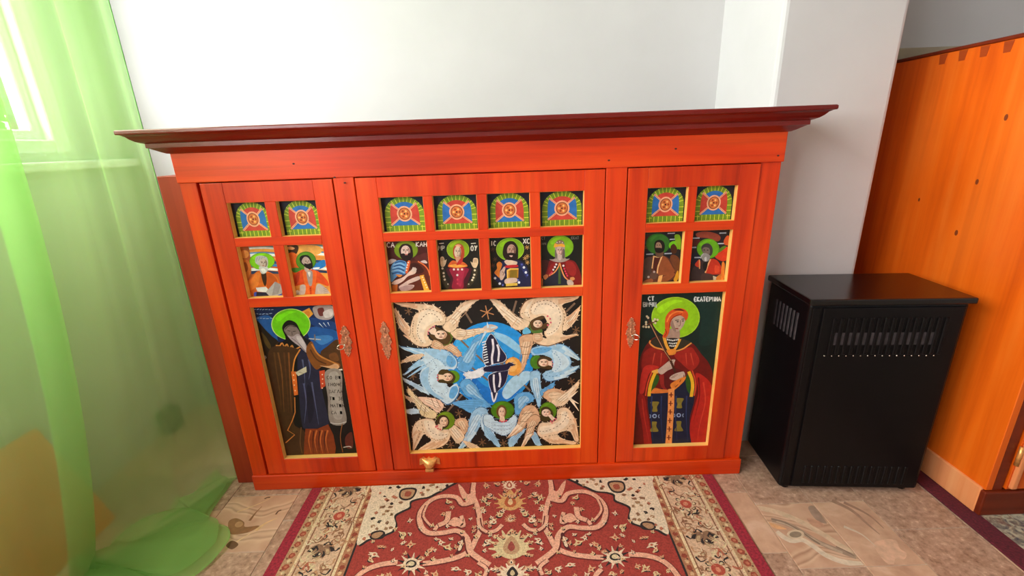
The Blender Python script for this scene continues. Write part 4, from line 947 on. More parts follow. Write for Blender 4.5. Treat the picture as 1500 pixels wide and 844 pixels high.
# upper left angel
quad(Q1)
wing(PE, [(50, 86), (130, 82), (240, 90), (330, 96), (420, 110), (500, 156), (550, 225), (541, 278), (505, 302), (440, 302), (385, 345), (365, 400), (385, 440), (412, 460), (396, 496), (340, 514), (270, 502), (205, 457), (178, 390), (198, 335), (213, 270), (238, 205), (282, 162), (200, 132), (110, 110)], OUT)
P.poly(PEL, [(300, 180), (400, 150), (480, 190), (510, 250), (440, 270), (360, 320), (330, 400), (350, 470), (290, 450), (260, 370), (270, 260)])
wing(PE, [(40, 138), (78, 160), (112, 215), (152, 260), (204, 330), (195, 402), (150, 370), (108, 338), (76, 275), (58, 200)], OUT, PEL)
feathers(PE2, [((250, 110), (50, 88)), ((270, 130), (110, 120)), ((180, 340), (45, 145)), ((180, 370), (80, 275)), ((190, 400), (105, 335)), ((200, 430), (135, 395))], 30)
feathers(PEL, [((380, 130), (325, 85)), ((440, 140), (410, 100))], 26)
wing(PE, [(548, 228), (600, 195), (640, 140), (700, 85), (780, 58), (852, 54), (800, 95), (752, 152), (702, 182), (672, 240), (652, 310), (612, 356), (560, 372), (508, 330), (530, 282)], OUT, PEL); P.line(PE2, 8, [(570, 240), (630, 250), (650, 310)]); P.line(PE2, 8, [(640, 160), (680, 180)]); feathers(PEL, [((680, 150), (850, 56)), ((690, 170), (790, 95))], 26)
wing(PE, [(610, 357), (650, 330), (740, 345), (820, 335), (900, 325), (990, 312), (990, 362), (880, 377), (800, 407), (700, 442), (640, 437), (598, 402), (578, 370)], OUT, PEL); P.line(PE2, 8, [(720, 345), (740, 380), (700, 430)]); P.line(PE2, 8, [(800, 340), (820, 370), (790, 405)])
wing(PE2, [(408, 460), (440, 440), (500, 470), (526, 520), (480, 532), (410, 516)], OUT, PE); wing(PE2, [(530, 500), (580, 474), (640, 510), (692, 582), (650, 602), (590, 560), (520, 520)], OUT, PE)
wing(PE, [(103, 664), (150, 620), (230, 580), (332, 578), (290, 622), (230, 642), (170, 652)], OUT)
for pts in ([(545, 270), (520, 200), (430, 165), (330, 150), (270, 190)], [(495, 275), (440, 205), (360, 195), (295, 265), (270, 350), (285, 420), (330, 478)], [(235, 260), (225, 330), (230, 400), (270, 460)]): dash(OUT, pts, 6)
P.poly((92, 112, 30), [(560, 365), (605, 420), (570, 482), (520, 490), (500, 440)]); P.poly((84, 58, 26), [(385, 388), (430, 385), (425, 310), (480, 330), (560, 370), (590, 420), (560, 478), (515, 482), (465, 450), (410, 432)]); face(P, 492, 392, 58, 42, (248, 214, 188), (214, 160, 128)); P.poly((248, 214, 188), [(375, 352), (430, 320), (450, 345), (440, 395), (400, 385)], False); P.dots((236, 120, 140), 8, [(372, 362), (385, 340), (408, 324), (430, 312), (372, 384)])
# upper right angel
quad(Q2)
wing(PE, [(48, 48), (120, 58), (190, 110), (260, 180), (320, 230), (420, 260), (432, 290), (400, 332), (330, 352), (270, 332), (218, 270), (158, 200), (88, 110)], OUT, PEL)
P.line(PE2, 8, [(170, 180), (230, 150)]); P.line(PE2, 8, [(260, 310), (310, 240)]); feathers(PEL, [((200, 170), (50, 52)), ((190, 210), (85, 100))], 26)
wing(PE, [(328, 180), (348, 120), (398, 60), (500, 33), (640, 28), (760, 28), (905, 18), (850, 62), (742, 102), (772, 170), (782, 250), (742, 342), (762, 400), (895, 388), (800, 432), (700, 472), (600, 502), (500, 482), (448, 440), (458, 390), (540, 378), (550, 420), (590, 430), (565, 380), (592, 340), (602, 300), (562, 220), (480, 230), (430, 260), (350, 232)], OUT)
P.poly(PEL, [(440, 150), (500, 80), (600, 70), (690, 110), (740, 200), (720, 300), (660, 380), (600, 400), (590, 350), (640, 300), (620, 220), (560, 190), (470, 200)]); P.poly(PEL, [(380, 200), (400, 120), (460, 60), (420, 150), (430, 220)])
wing(PE, [(758, 232), (830, 200), (908, 118), (892, 190), (872, 250), (800, 332), (738, 352)], OUT, PEL); feathers(PE2, [((700, 70), (900, 22)), ((700, 90), (850, 60)), ((780, 250), (905, 122)), ((790, 290), (880, 230)), ((720, 430), (895, 392))], 30)
for pts in ([(440, 190), (450, 110), (520, 75), (620, 70), (700, 140), (720, 240), (690, 330), (620, 380), (590, 380)], [(470, 170), (510, 110), (600, 100), (660, 140)], [(740, 320), (760, 230), (740, 150)], [(330, 200), (400, 180), (430, 240)]): dash(OUT, pts, 6)
wing(PE2, [(330, 420), (380, 388), (462, 388), (464, 450), (432, 560), (402, 640), (372, 722), (308, 784), (340, 690), (356, 600), (334, 500)], OUT, PE); P.line(OUT, 5, [(340, 500), (400, 510), (440, 490)]); P.line(OUT, 5, [(355, 580), (430, 575)]); wing(PE2, [(450, 400), (500, 370), (545, 400), (540, 450), (470, 460)], OUT, PE)
P.poly((86, 120, 50), [(425, 290), (470, 250), (540, 330), (540, 370), (450, 372)]); P.poly((90, 62, 32), [(430, 290), (450, 250), (540, 210), (572, 228), (520, 260), (550, 290), (590, 275), (615, 295), (580, 330), (530, 340), (460, 350)]); face(P, 505, 288, 44, 36, (248, 212, 186), (210, 156, 124)); P.dots((232, 90, 120), 9, [(598, 215), (622, 240), (628, 275), (600, 300)])
P.poly((110, 190, 230), [(362, 350), (400, 320), (440, 370), (370, 385)])
# lower left angel
quad(Q3)
CR, CRL = (238, 208, 160), (250, 226, 190)
wing((250, 206, 178), [(268, 238), (400, 243), (482, 268), (523, 320), (502, 362), (460, 388), (400, 342), (330, 302)], OUT, (252, 220, 196))
wing(CR, [(178, 146), (212, 180), (262, 240), (332, 310), (422, 370), (457, 402), (440, 443), (380, 442), (308, 412), (268, 342), (228, 260), (173, 195)], OUT, CRL)
for a, b in (((350, 330), (330, 420)), ((310, 310), (290, 380)), ((400, 250), (440, 340)), ((450, 265), (490, 340))): P.line(OUT, 5, [a, b])
wing(PE, [(150, 222), (232, 255), (242, 292), (180, 266)], OUT); wing((214, 230, 240), [(163, 358), (262, 348), (282, 392), (180, 397)], OUTB)
wing(PE, [(225, 520), (270, 460), (350, 438), (422, 450), (452, 510), (500, 552), (560, 540), (593, 580), (572, 650), (520, 702), (440, 732), (340, 747), (268, 752), (330, 700), (402, 650), (362, 612), (330, 590), (290, 652), (250, 722), (220, 758), (223, 660), (213, 600)], OUT)
P.poly(PEL, [(330, 470), (420, 470), (450, 540), (520, 580), (560, 570), (540, 620), (450, 640), (380, 590)]); feathers(PE2, [((300, 560), (222, 755)), ((270, 560), (216, 620)), ((440, 670), (270, 750)), ((500, 660), (350, 742)), ((540, 640), (440, 728))], 34)
for pts in ([(250, 500), (290, 580), (260, 660)], [(310, 470), (330, 570), (380, 620), (440, 640)], [(370, 470), (390, 560), (470, 600), (560, 590)], [(440, 650), (500, 640), (560, 610)]): dash(OUT, pts, 6)
wing(PE, [(568, 520), (612, 500), (682, 550), (718, 602), (702, 652), (650, 682), (600, 622), (573, 570)], OUT, PEL); wing(PE2, [(618, 490), (650, 443), (722, 438), (753, 490), (742, 562), (710, 592), (680, 540)], OUT, PE); wing(PE, [(700, 650), (800, 680), (865, 722), (800, 732), (748, 712)], OUT)
halo(P, 538, 460, 88, 86, (112, 140, 24), (80, 104, 18)); P.ell((64, 44, 22), 512, 472, 62, 66); face(P, 520, 472, 40, 46, (246, 206, 174), (206, 150, 118)); P.poly((246, 206, 174), [(470, 490), (510, 510), (505, 550), (450, 530)], False); P.dots((230, 100, 110), 9, [(445, 520), (465, 535), (488, 545), (460, 512)])
# lower right angel
quad(Q4)
wing(PE2, [(213, 624), (290, 540), (320, 450), (340, 380), (390, 320), (460, 313), (502, 350), (522, 402), (500, 442), (430, 442), (400, 482), (370, 542), (300, 592)], OUT, PE); wing(PE2, [(343, 714), (380, 620), (400, 520), (410, 450), (470, 400), (522, 420), (527, 462), (480, 522), (460, 592), (410, 652), (370, 712)], OUT, PE)
feathers(PEL, [((320, 500), (216, 620)), ((350, 520), (250, 610)), ((420, 580), (345, 710)), ((440, 580), (385, 690))], 28)
for a, b in (((350, 400), (470, 380)), ((330, 470), (400, 470)), ((400, 540), (480, 500)), ((395, 600), (460, 570))): P.line(OUT, 5, [a, b])
wing(PE2, [(553, 232), (580, 180), (660, 153), (742, 175), (782, 200), (742, 272), (702, 332), (640, 322), (600, 272)], OUT, PE); wing(PE, [(690, 240), (800, 170), (893, 82), (897, 130), (852, 200), (800, 272), (742, 322), (660, 322), (628, 282)], OUT, PEL); feathers(PEL, [((820, 260), (895, 370)), ((800, 250), (892, 300)), ((780, 230), (895, 95)), ((800, 250), (885, 180))], 28)
wing(PE, [(498, 530), (530, 480), (600, 475), (680, 450), (690, 360), (740, 328), (800, 345), (852, 420), (882, 520), (897, 654), (860, 652), (820, 572), (760, 560), (690, 592), (760, 642), (873, 667), (850, 692), (740, 682), (640, 682), (560, 642), (498, 592)], OUT)
P.poly(PEL, [(530, 520), (640, 500), (720, 450), (730, 380), (780, 380), (800, 470), (740, 540), (640, 570), (540, 590)]); feathers(PE2, [((840, 500), (895, 648)), ((830, 540), (870, 650)), ((700, 640), (870, 670)), ((660, 650), (840, 690)), ((600, 630), (620, 680)), ((620, 640), (700, 684)), ((850, 440), (880, 520))], 30)
for pts in ([(500, 560), (580, 560), (680, 520), (760, 450), (780, 370)], [(540, 620), (640, 600), (690, 590)], [(700, 400), (760, 410), (830, 460)], [(770, 560), (820, 500), (850, 500)]): dash(OUT, pts, 6)
halo(P, 602, 370, 82, 86, (92, 134, 24), (66, 100, 18)); P.poly((70, 56, 24), [(530, 400), (540, 340), (600, 330), (650, 380), (640, 430), (580, 470), (535, 450)]); face(P, 584, 386, 42, 36, (248, 210, 186), (208, 152, 122)); P.poly((248, 210, 186), [(600, 410), (630, 400), (670, 440), (640, 460)], False); P.dots((232, 110, 120), 9, [(628, 465), (655, 462), (675, 445), (640, 480)])
# the dark bird
P.crop(540, 420, 2.912)
P.ell((244, 164, 74), 616, 340, 36, 40, 0, 24); P.ell((250, 186, 104), 610, 335, 24, 28, 0, 18)
wing((240, 238, 242), [(408, 372), (450, 358), (495, 342), (488, 378), (440, 392)], (170, 170, 190))
wing((30, 28, 60), [(486, 282), (498, 236), (520, 200), (540, 218), (560, 255), (588, 296), (578, 320), (536, 330), (502, 338), (488, 310)], (240, 240, 246))
for k in range(9): P.line((240, 240, 246), 5, [(500 + k*1.5, 232 + k*11), (484 + k*1.2, 238 + k*11)], False)
P.line((240, 232, 240), 9, [(528, 222), (532, 262), (526, 300), (528, 330)]); P.line((240, 232, 240), 8, [(548, 246), (556, 276), (552, 318)])
wing((30, 28, 60), [(516, 374), (590, 352), (592, 384), (578, 420), (548, 450), (536, 492), (524, 452), (512, 410)], (240, 240, 246))
P.line((240, 232, 240), 8, [(534, 374), (534, 410), (540, 450)]); P.line((240, 232, 240), 8, [(558, 366), (562, 396), (556, 428)]); P.line((236, 236, 244), 7, [(524, 450), (534, 490), (548, 452)])
wing((26, 24, 56), [(490, 344), (530, 336), (580, 330), (604, 322), (622, 332), (606, 340), (592, 356), (550, 362), (495, 362)], (200, 200, 220))
P.line((40, 34, 60), 5, [(606, 328), (624, 334)], False)
P.crop(540, 420, 2.912)
P.poly((214, 190, 176), [(490, 172), (520, 160), (552, 172), (530, 186), (500, 184)]); feathers((206, 226, 240), [((500, 190), (470, 250)), ((510, 175), (505, 150)), ((520, 175), (550, 170))], 10)
finish(P, door_c, 'painted scene of peach and pale blue angels circling a dark bird')

# --- lock plates, key and catch
def lock_plate(door, top, bot, w, label):
    a, b = on_y(*top, -0.001), on_y(*bot, -0.001)
    cx_, z0, z1 = (a.x+b.x)/2, b.z, a.z
    h = z1 - z0; y = -0.001
    prof_ = [(0.00, 0.02), (0.05, 0.22), (0.12, 0.45), (0.2, 0.5), (0.27, 0.72), (0.36, 0.60), (0.46, 0.95), (0.56, 0.82), (0.64, 0.60), (0.70, 0.50), (0.76, 0.80), (0.84, 0.62), (0.90, 0.36), (0.96, 0.30), (1.0, 0.04)]
    L_ = [(cx_ - w/2*r_, z0 + t*h) for t, r_ in prof_]; Rr = [(cx_ + w/2*r_, z0 + t*h) for t, r_ in prof_][::-1]
    pl = MB().prism(L_ + Rr, y-0.0022, y+0.0005, 1)
    o = part('lock_plate', pl, 'copper', door, label=label)
    bd = MB()
    for t, r_ in prof_:
        for s_ in (-1, 1): bd.ball((cx_ + s_*w/2*r_*0.95, y-0.0026, z0 + t*h), 0.0022, (1, 0.7, 1), 6, 5)
    bd.ball((cx_, y-0.002, z0 + h*0.5), 0.006, (0.8, 0.4, 2.4), 10, 6); bd.ball((cx_, y-0.002, z0 + h*0.78), 0.005, (0.8, 0.4, 1.6), 10, 6)
    part('plate_beading', bd, 'copper', door, True)
    return cx_, z0, h, y
lock_plate(door_c, (562.0, 471.6), (569.0, 525.5), 0.036, 'aged copper lock plate with beaded edge')
cx_, z0, h, y = lock_plate(door_l, (503.5, 477.5), (511.5, 521.5), 0.036, 'aged copper lock plate with beaded edge')
def key(door, cx_, z, y, side):
    k = MB()
    k.tube([(cx_, y+0.001, z), (cx_, y-0.020, z)], 0.0024, 8)
    ring = [(cx_ + side*(0.010 + 0.009*math.cos(a)), y-0.022 - 0.006*math.cos(a), z - 0.004 + 0.008*math.sin(a)) for a in (i*2*math.pi/14 for i in range(15))]
    k.tube(ring, 0.0018, 6)
    part('key', k, 'steel', door, True, label='small bright steel key')
key(door_l, cx_, z0 + h*0.45, y, -1)
cx_, z0, h, y = lock_plate(door_r, (924.7, 465.5), (923.0, 508.0), 0.032, 'aged copper lock plate with key')
key(door_r, cx_, z0 + h*0.47, y, 1)
# catch at the foot of the centre door
c0 = on_y(629.5, 676.5, -0.002); cxx, czz = c0.x, c0.z
cm = MB()
cm.prism([(cxx-0.034, czz-0.010), (cxx-0.032, czz+0.012), (cxx-0.018, czz+0.020), (cxx-0.008, czz+0.014), (cxx, czz+0.021), (cxx+0.008, czz+0.014), (cxx+0.020, czz+0.020), (cxx+0.033, czz+0.012), (cxx+0.034, czz-0.010), (cxx+0.022, czz-0.006), (cxx-0.022, czz-0.006)], -0.0045, 0.0, 1)
catch = part('catch_plate', cm, 'brass', door_c, label='shell-shaped copper catch')
sh = bmesh.new(); rows = []
for i in range(7):
    t = i/6*math.pi/2
    rows.append([sh.verts.new((cxx + (0.026*math.cos(t*0.55))*math.cos(a)*1.0, -0.004 - 0.020*math.sin(t)*math.sin(a), czz + 0.014 - 0.024*(1-math.cos(t)) )) for a in (math.pi*k/12 for k in range(13))])
for a, b in zip(rows, rows[1:]):
    for k in range(12): sh.faces.new([a[k], a[k+1], b[k+1], b[k]])
mbs = MB(); mbs.bm.free(); mbs.bm = sh
part('catch_shell', mbs, 'brass', door_c, True)
part('catch_hook', MB().box(cxx-0.014, cxx+0.014, -0.020, -0.006, czz-0.028, czz-0.017, 0.003, 2), 'brass', cab)
for px, py in ((430, 240), (490, 260), (892, 235), (990, 218), (1140, 228), (505, 268)):
    q = on_y(px, py, -0.0045); kn = MB().prism([(q.x + 0.0035*math.cos(a), q.z + 0.0022*math.sin(a)) for a in (i*math.pi/5 for i in range(10))], -0.0043, -0.0035, 1)
    part('knot', kn, 'inside', cab)

# ------------------------------------------------------------------ black heater
ht = thing('room_heater', (0.82, -0.086, 0.0), 'black metal heater box with vent slots standing on tiles beside the orange wardrobe', 'heater', rz=R(-4))
ORG[ht.name] = Vector((0, 0, 0))
HW, HD, HH = 0.415, 0.232, 0.645
hb = MB().box(0.0, HW, 0.0, HD, 0.012, HH-0.016, 0.010, 3)
body = part('body', hb, 'heater', ht)
part('lid', MB().box(-0.008, HW+0.008, -0.010, HD+0.004, HH-0.018, HH, 0.004, 2), 'heater_lid', ht, label='glossy black lid')
part('front_panel', MB().box(0.034, HW-0.012, -0.005, 0.004, 0.02, HH-0.026, 0.003, 2), 'heater', ht)
part('corner_strip', MB().box(0.006, 0.028, -0.003, 0.004, 0.02, HH-0.026, 0.0025, 2), 'heater', ht)
for x, y in ((0.03, 0.03), (HW-0.03, 0.03), (0.03, HD-0.03), (HW-0.03, HD-0.03)):
    part('foot', MB().tube([(x, y, 0.0), (x, y, 0.014)], [0.016, 0.018], 12), 'heater', ht)
part('grille', MB().box(0.075, 0.345, -0.0058, -0.004, 0.508, 0.545), 'heater_grey', ht, label='dark grey grille behind the slots')
slat_hi = MB().box(-0.0055, 0.0055, -0.0085, -0.004, 0.478, 0.59, 0.002, 1).mesh('vent_slat', 'heater')
slat_lo = MB().box(-0.0050, 0.0050, -0.0080, -0.004, 0.035, 0.10, 0.002, 1).mesh('vent_slat', 'heater')
slat_sd = MB().box(-0.0035, 0.001, -0.005, 0.005, 0.50, 0.585, 0.0018, 1).mesh('side_vent_slat', 'heater_grey')
for i in range(16): link('vent_slat', slat_hi, ht, (0.068 + i*0.0195, 0, 0)); link('vent_slat', slat_lo, ht, (0.068 + i*0.0195, 0, 0))
for i in range(7): link('side_vent_slat', slat_sd, ht, (0, 0.05 + i*0.02, 0))
rv = MB()
for i in range(16): rv.ball((0.0582 + i*0.0195, -0.0055, 0.474), 0.0022, (1, 0.6, 1), 6, 5)
part('rivet_row', rv, 'steel', ht, True, label='row of small bright rivets')

# ------------------------------------------------------------------ wardrobe
RZ = 0.0065
wd = thing('wardrobe', (1.75, 0.1, RZ), 'tall orange pine wardrobe with dovetailed top, standing on the dark-bordered carpet', 'wardrobe')
WX, WY, WYB, WT = 1.327, -0.207, 0.45, 1.303
part('side_panel', MB().box(WX, WX+0.02, WY-0.004, WYB, 0.09, WT-0.010, 0.0015), 'ward', wd)
part('side_panel', MB().box(2.15, 2.17, WY, WYB, 0.09, WT-0.010, 0.0015), 'ward', wd)
part('back_panel', MB().box(WX+0.02, 2.15, WYB-0.012, WYB, 0.09, WT-0.010), 'ward_dark', wd)
part('top_board', MB().box(WX-0.004, 2.174, WY-0.012, WYB, WT-0.010, WT, 0.002), 'ward_dark', wd, label='thin brown top board')
sp_ = MB().box(WX-0.006, WX+0.02, WY+0.002, WYB, RZ, 0.094, 0.004, 2)
part('side_plinth', sp_, 'ward_light', wd, label='worn pale side plinth')
part('front_plinth', MB().box(WX-0.004, 2.174, WY-0.012, WY+0.012, RZ, 0.088, 0.004, 2), 'ward_dark', wd)
for k in range(8):
    y = -0.185 + k*0.0625
    part('dovetail', MB().prism([(y-0.009, WT-0.040), (y+0.009, WT-0.040), (y+0.013, WT-0.012), (y-0.013, WT-0.012)], WX-0.0008, WX+0.004, 0), 'ward_mid', wd)
part('stile', MB().box(WX+0.02, WX+0.05, WY-0.003, WY+0.016, 0.088, WT-0.010, 0.002), 'ward_dark', wd)
part('stile', MB().box(2.12, 2.15, WY-0.004, WY+0.016, 0.088, WT-0.010, 0.002), 'ward_dark', wd)
part('rail', MB().box(WX+0.05, 2.12, WY-0.004, WY+0.016, WT-0.07, WT-0.010, 0.002), 'ward_dark', wd)
for a, b, hs in ((WX+0.052, 1.746, 0), (1.75, 2.118, 1)):
    dr = part('door', MB().box(a, b, WY-0.008, WY+0.012, 0.094, WT-0.073, 0.002), 'ward', wd)
    part('door_moulding', MB().box(a+0.004 if not hs else b-0.022, a+0.022 if not hs else b-0.004, WY-0.018, WY-0.006, 0.1, WT-0.08, 0.005, 3), 'ward_light', dr)
    for z in (0.21, 1.05):
        xx = a if not hs else b
        part('hinge', MB().tube([(xx, WY-0.012, z-0.03), (xx, WY-0.012, z+0.03)], 0.0055, 10), 'brass', dr, True)
    xx = b-0.03 if not hs else a+0.03
    part('knob', MB().ball((xx, WY-0.026, 0.68), 0.014, (1, 1, 1), 12, 8).tube([(xx, WY-0.006, 0.68), (xx, WY-0.022, 0.68)], 0.006, 8), 'brass', dr, True)
for y, z, r_ in ((0.02, 1.10, 0.006), (0.05, 0.93, 0.0055), (0.07, 0.78, 0.006), (0.22, 0.86, 0.004)):
    part('knot', MB().prism([(y + r_*0.8*math.cos(a), z + r_*1.4*math.sin(a)) for a in (i*math.pi/6 for i in range(12))], WX-0.0006, WX+0.002, 0), 'knot', wd)

# ------------------------------------------------------------------ carpets
def z_xy(px, py):
    p = on_z(px, py, 0.0068); return (p.x, p.y)
rug = thing('patterned_rug', (-0.025, -0.40, 0.0), 'red and cream oriental rug with scrolling vines laid before the cabinet', 'rug')
XC, YE, YM = -0.025, -0.0095, -0.405
rug_edge = MB().box(XC-0.668, XC+0.668, 2*YM-YE, YE, 0.0, 0.0060, 0.002, 2)
MAT['maroon'] = plain('maroon_carpet_edge', (146, 34, 50), 0.95, 0, 0.22, 160, 0.5)
MAT['maroon_dark'] = plain('dark_maroon_carpet_edge', (92, 22, 36), 0.95, 0, 0.22, 160, 0.5)
part('edge_binding', rug_edge, 'maroon', rug, label='plain maroon edge band')
P = Painter(z_xy, (0, 0, 1), 0.00003, (XC-0.633, XC+0.633, 2*YM-YE+0.03, YE-0.001))
mx = lambda p: (2*XC - p[0], p[1]); my = lambda p: (p[0], 2*YM - p[1])
def quadri(p): return None
base_tf = [None, mx, my, lambda p: mx(my(p))]
RED_F, SAL, CRM, RUST, BRN, DK = (168, 60, 50), (240, 174, 146), (240, 206, 176), (168, 84, 58), (120, 76, 54), (48, 36, 36)
def rc(x0, x1, y0, y1, c): P.flat([(x0, y0), (x1, y0), (x1, y1), (x0, y1)], c)
x_ = lambda v: XC + v
rc(x_(-0.633), x_(0.633), 2*YM-YE+0.03, YE-0.001, (226, 184, 152))
rc(x_(-0.446), x_(0.446), 2*YM-YE+0.03, YE-0.001, RED_F)
P.tf = [None, mx]
Y0_, Y1_ = 2*YM-YE+0.03, YE-0.001
for a, b, c in ((0.600, 0.633, (196, 150, 112)), (0.594, 0.600, (236, 206, 164)), (0.586, 0.590, (150, 98, 70)), (0.482, 0.486, (150, 98, 70)), (0.474, 0.482, (238, 208, 166)), (0.450, 0.474, (184, 122, 88)), (0.444, 0.450, DK)):
    rc(x_(a), x_(b), Y0_, Y1_, c)
rr = random.Random(11)
P.tf = base_tf
def blob(x, y, r, c, n=7, el=1.0, rot=0.0, jag=0.3):
    pts = []
    for i in range(n):
        a = i*2*math.pi/n; q_ = r*(1 - jag*rr.random()); u, v = q_*math.cos(a)*el, q_*math.sin(a)
        pts.append((x + u*math.cos(rot) - v*math.sin(rot), y + u*math.sin(rot) + v*math.cos(rot)))
    P.flat(pts, c)
# guard stripes: row of small rust and cream motifs
y = -0.02
while y > YM:
    blob(x_(0.617), y, 0.0125, (170, 76, 56), 6); blob(x_(0.617), y, 0.006, (206, 120, 90), 5)
    blob(x_(0.617) + 0.008*(rr.random()-0.5), y-0.018, 0.007, (226, 196, 152), 5); blob(x_(0.626), y-0.010, 0.004, BRN, 5); blob(x_(0.608), y-0.024, 0.004, BRN, 5)
    blob(x_(0.462), y-0.008, 0.0095, (156, 70, 50), 6); blob(x_(0.462), y-0.025, 0.007, (222, 178, 134), 5); blob(x_(0.466), y-0.017, 0.0035, BRN, 5)
    y -= 0.036
# main cream border: rosettes, leaves, squiggles
for yy in (-0.135, -0.36):
    xx = x_(0.533)
    for i in range(8):
        a = i*math.pi/4; blob(xx + 0.026*math.cos(a), yy + 0.026*math.sin(a), 0.009, DK if i % 2 else BRN, 6); blob(xx + 0.024*math.cos(a), yy + 0.024*math.sin(a), 0.006, (226, 200, 160), 6)
    blob(xx, yy, 0.019, (190, 80, 62), 10, 1, 0, 0.15); blob(xx, yy, 0.009, (222, 140, 110), 7)
for yy in (-0.275, -0.045):
    xx = x_(0.540)
    for i in range(-3, 4):
        blob(xx + 0.010*i*0.7, yy + 0.008*abs(i), 0.013, (150, 110, 84), 6, 1.8, 1.57 + 0.35*i); blob(xx + 0.013*i*0.7, yy - 0.004 + 0.008*abs(i), 0.008, DK if i % 2 else (206, 170, 130), 6, 1.8, 1.57 + 0.35*i)
    blob(xx, yy + 0.004, 0.007, DK, 6); blob(xx, yy + 0.004, 0.004, (230, 206, 168), 6)
for i in range(210):
    xx = x_(0.488 + 0.096*rr.random()); yy = -0.012 - 0.39*rr.random()
    if min((xx-x_(0.533))**2 + (yy-c_)**2 for c_ in (-0.135, -0.36, -0.275, -0.045)) < 0.034**2: continue
    c = rr.choice(((176, 124, 92), (200, 146, 108), (150, 100, 72), DK, (236, 216, 182), (190, 104, 78), (228, 202, 160)))
    a = rr.random()*6.28; L_ = 0.010 + 0.012*rr.random()
    P.stroke2(c, 0.0062, smooth_open([(xx, yy), (xx + L_*math.cos(a), yy + L_*math.sin(a)), (xx + 1.6*L_*math.cos(a+0.8), yy + 1.6*L_*math.sin(a+0.8))], 3), True)
    if rr.random() < 0.4: blob(xx, yy, 0.005, c, 5)
# cream corner pieces with dark outline (measured on the right half)
P.crop(700, 680, 3.261)
corner = [(430, 55), (470, 95), (520, 118), (560, 135), (610, 140), (645, 152), (650, 178), (690, 195), (722, 215), (716, 255), (732, 285), (770, 300), (800, 312), (850, 318), (905, 330), (830, 110), (800, 60)]
P.poly(DK, corner); 
P.poly((238, 212, 184), [(p[0] + 8, p[1] - 7) for p in corner])
P.poly(DK, [(618, 90), (650, 78), (695, 85), (705, 120), (680, 138), (640, 130)]); P.poly((196, 150, 112), [(628, 95), (652, 86), (690, 92), (696, 118), (676, 130), (645, 124)]); P.poly((168, 84, 62), [(645, 100), (670, 96), (678, 116), (655, 120)])
P.poly(DK, [(776, 285), (800, 272), (840, 280), (850, 305), (820, 315), (785, 310)]); P.poly((186, 140, 104), [(786, 288), (802, 280), (834, 287), (840, 303), (815, 309)])
P.tf = [None, mx, my, lambda p: mx(my(p))]
for (x, y) in ((600, 105), (690, 150), (735, 145), (770, 110), (700, 70), (745, 75), (790, 95), (815, 190), (830, 215), (765, 265), (810, 260), (520, 85), (470, 80), (500, 100), (560, 100), (585, 115), (740, 160), (760, 180), (745, 200), (780, 200), (800, 230), (760, 240), (740, 260), (830, 250), (850, 290), (720, 120), (760, 130), (590, 80), (540, 75), (780, 160), (870, 310)):
    c = rr.choice((DK, (150, 106, 78), (176, 132, 96), DK, (196, 116, 88)))
    P.line(c, 15, [(x, y), (x + 14*(rr.random()-0.3), y + 12*(rr.random()-0.5)), (x + 24*(rr.random()-0.2), y + 18*(rr.random()-0.5))])
# vines of the right half, mirrored to the left
def vine(pts, w=15, c=SAL):
    w = w*1.5
    P.line((110, 36, 34), w + 7, [(p[0] + 3, p[1] + 3) for p in pts]); P.line(c, w, pts)
vine([(345, 75), (352, 130), (335, 180), (322, 240), (320, 300), (345, 350), (372, 395), (430, 425), (520, 440), (600, 445)])
vine([(345, 165), (400, 175), (430, 140), (500, 130), (560, 150), (605, 200), (605, 260), (570, 300), (500, 305), (430, 300), (385, 340), (372, 400), (330, 440), (280, 475)], 16)
vine([(215, 285), (250, 312), (300, 310), (325, 270)], 12)
vine([(720, 430), (800, 435), (870, 455), (920, 490), (960, 540)])
vine([(590, 500), (560, 540), (575, 600)], 12); vine([(410, 230), (400, 280), (440, 265), (510, 262), (540, 290)], 12)
vine([(470, 205), (480, 250), (520, 268)], 16); vine([(570, 165), (590, 220), (550, 275)], 7)
vine([(0, 255), (10, 300), (45, 325)], 10); vine([(0, 470), (40, 500), (30, 540)], 10)
P.poly(SAL, [(340, 110), (375, 130), (400, 95), (420, 80), (405, 140), (370, 175), (345, 165)]); P.poly(SAL, [(400, 260), (440, 235), (470, 260), (440, 280)])
P.poly((90, 34, 34), [(395, 340), (410, 330), (430, 385), (445, 410), (415, 400)]); P.poly(CRM, [(405, 350), (415, 350), (430, 392), (415, 390)])
# big flower
for i in range(14):
    a = i*2*math.pi/14; P.line(DK if i % 2 else CRM, 14, [(655 + 30*math.cos(a), 445 + 22*math.sin(a)), (655 + 72*math.cos(a), 445 + 56*math.sin(a))], False, True)
P.ell(CRM, 655, 445, 40, 30); P.ell(DK, 655, 443, 26, 18); P.ell((226, 200, 160), 655, 442, 16, 11)
# palmettes on the centre line (drawn whole, mirrored only along the rug)
P.tf = [None, my]
def palm(cx, cy, w, h, c1, c2, c3):
    for i in range(-5, 6):
        a = -math.pi/2 + i*0.42
        P.line(c1, w*0.42, [(cx, cy + h*0.2), (cx + w*1.25*math.cos(a), cy + h*1.15*math.sin(a))], False, True)
    P.poly(c1, [(cx, cy - h*1.1), (cx + w*0.45, cy - h*0.5), (cx + w*0.95, cy), (cx + w*0.6, cy + h*0.55), (cx, cy + h*0.8), (cx - w*0.6, cy + h*0.55), (cx - w*0.95, cy), (cx - w*0.45, cy - h*0.5)])
    P.poly(c2, [(cx, cy - h*0.7), (cx + w*0.45, cy), (cx + w*0.3, cy + h*0.4), (cx, cy + h*0.5), (cx - w*0.3, cy + h*0.4), (cx - w*0.45, cy)])
    P.poly(c3, [(cx, cy - h*0.35), (cx + w*0.2, cy + h*0.05), (cx, cy + h*0.3), (cx - w*0.2, cy + h*0.05)])
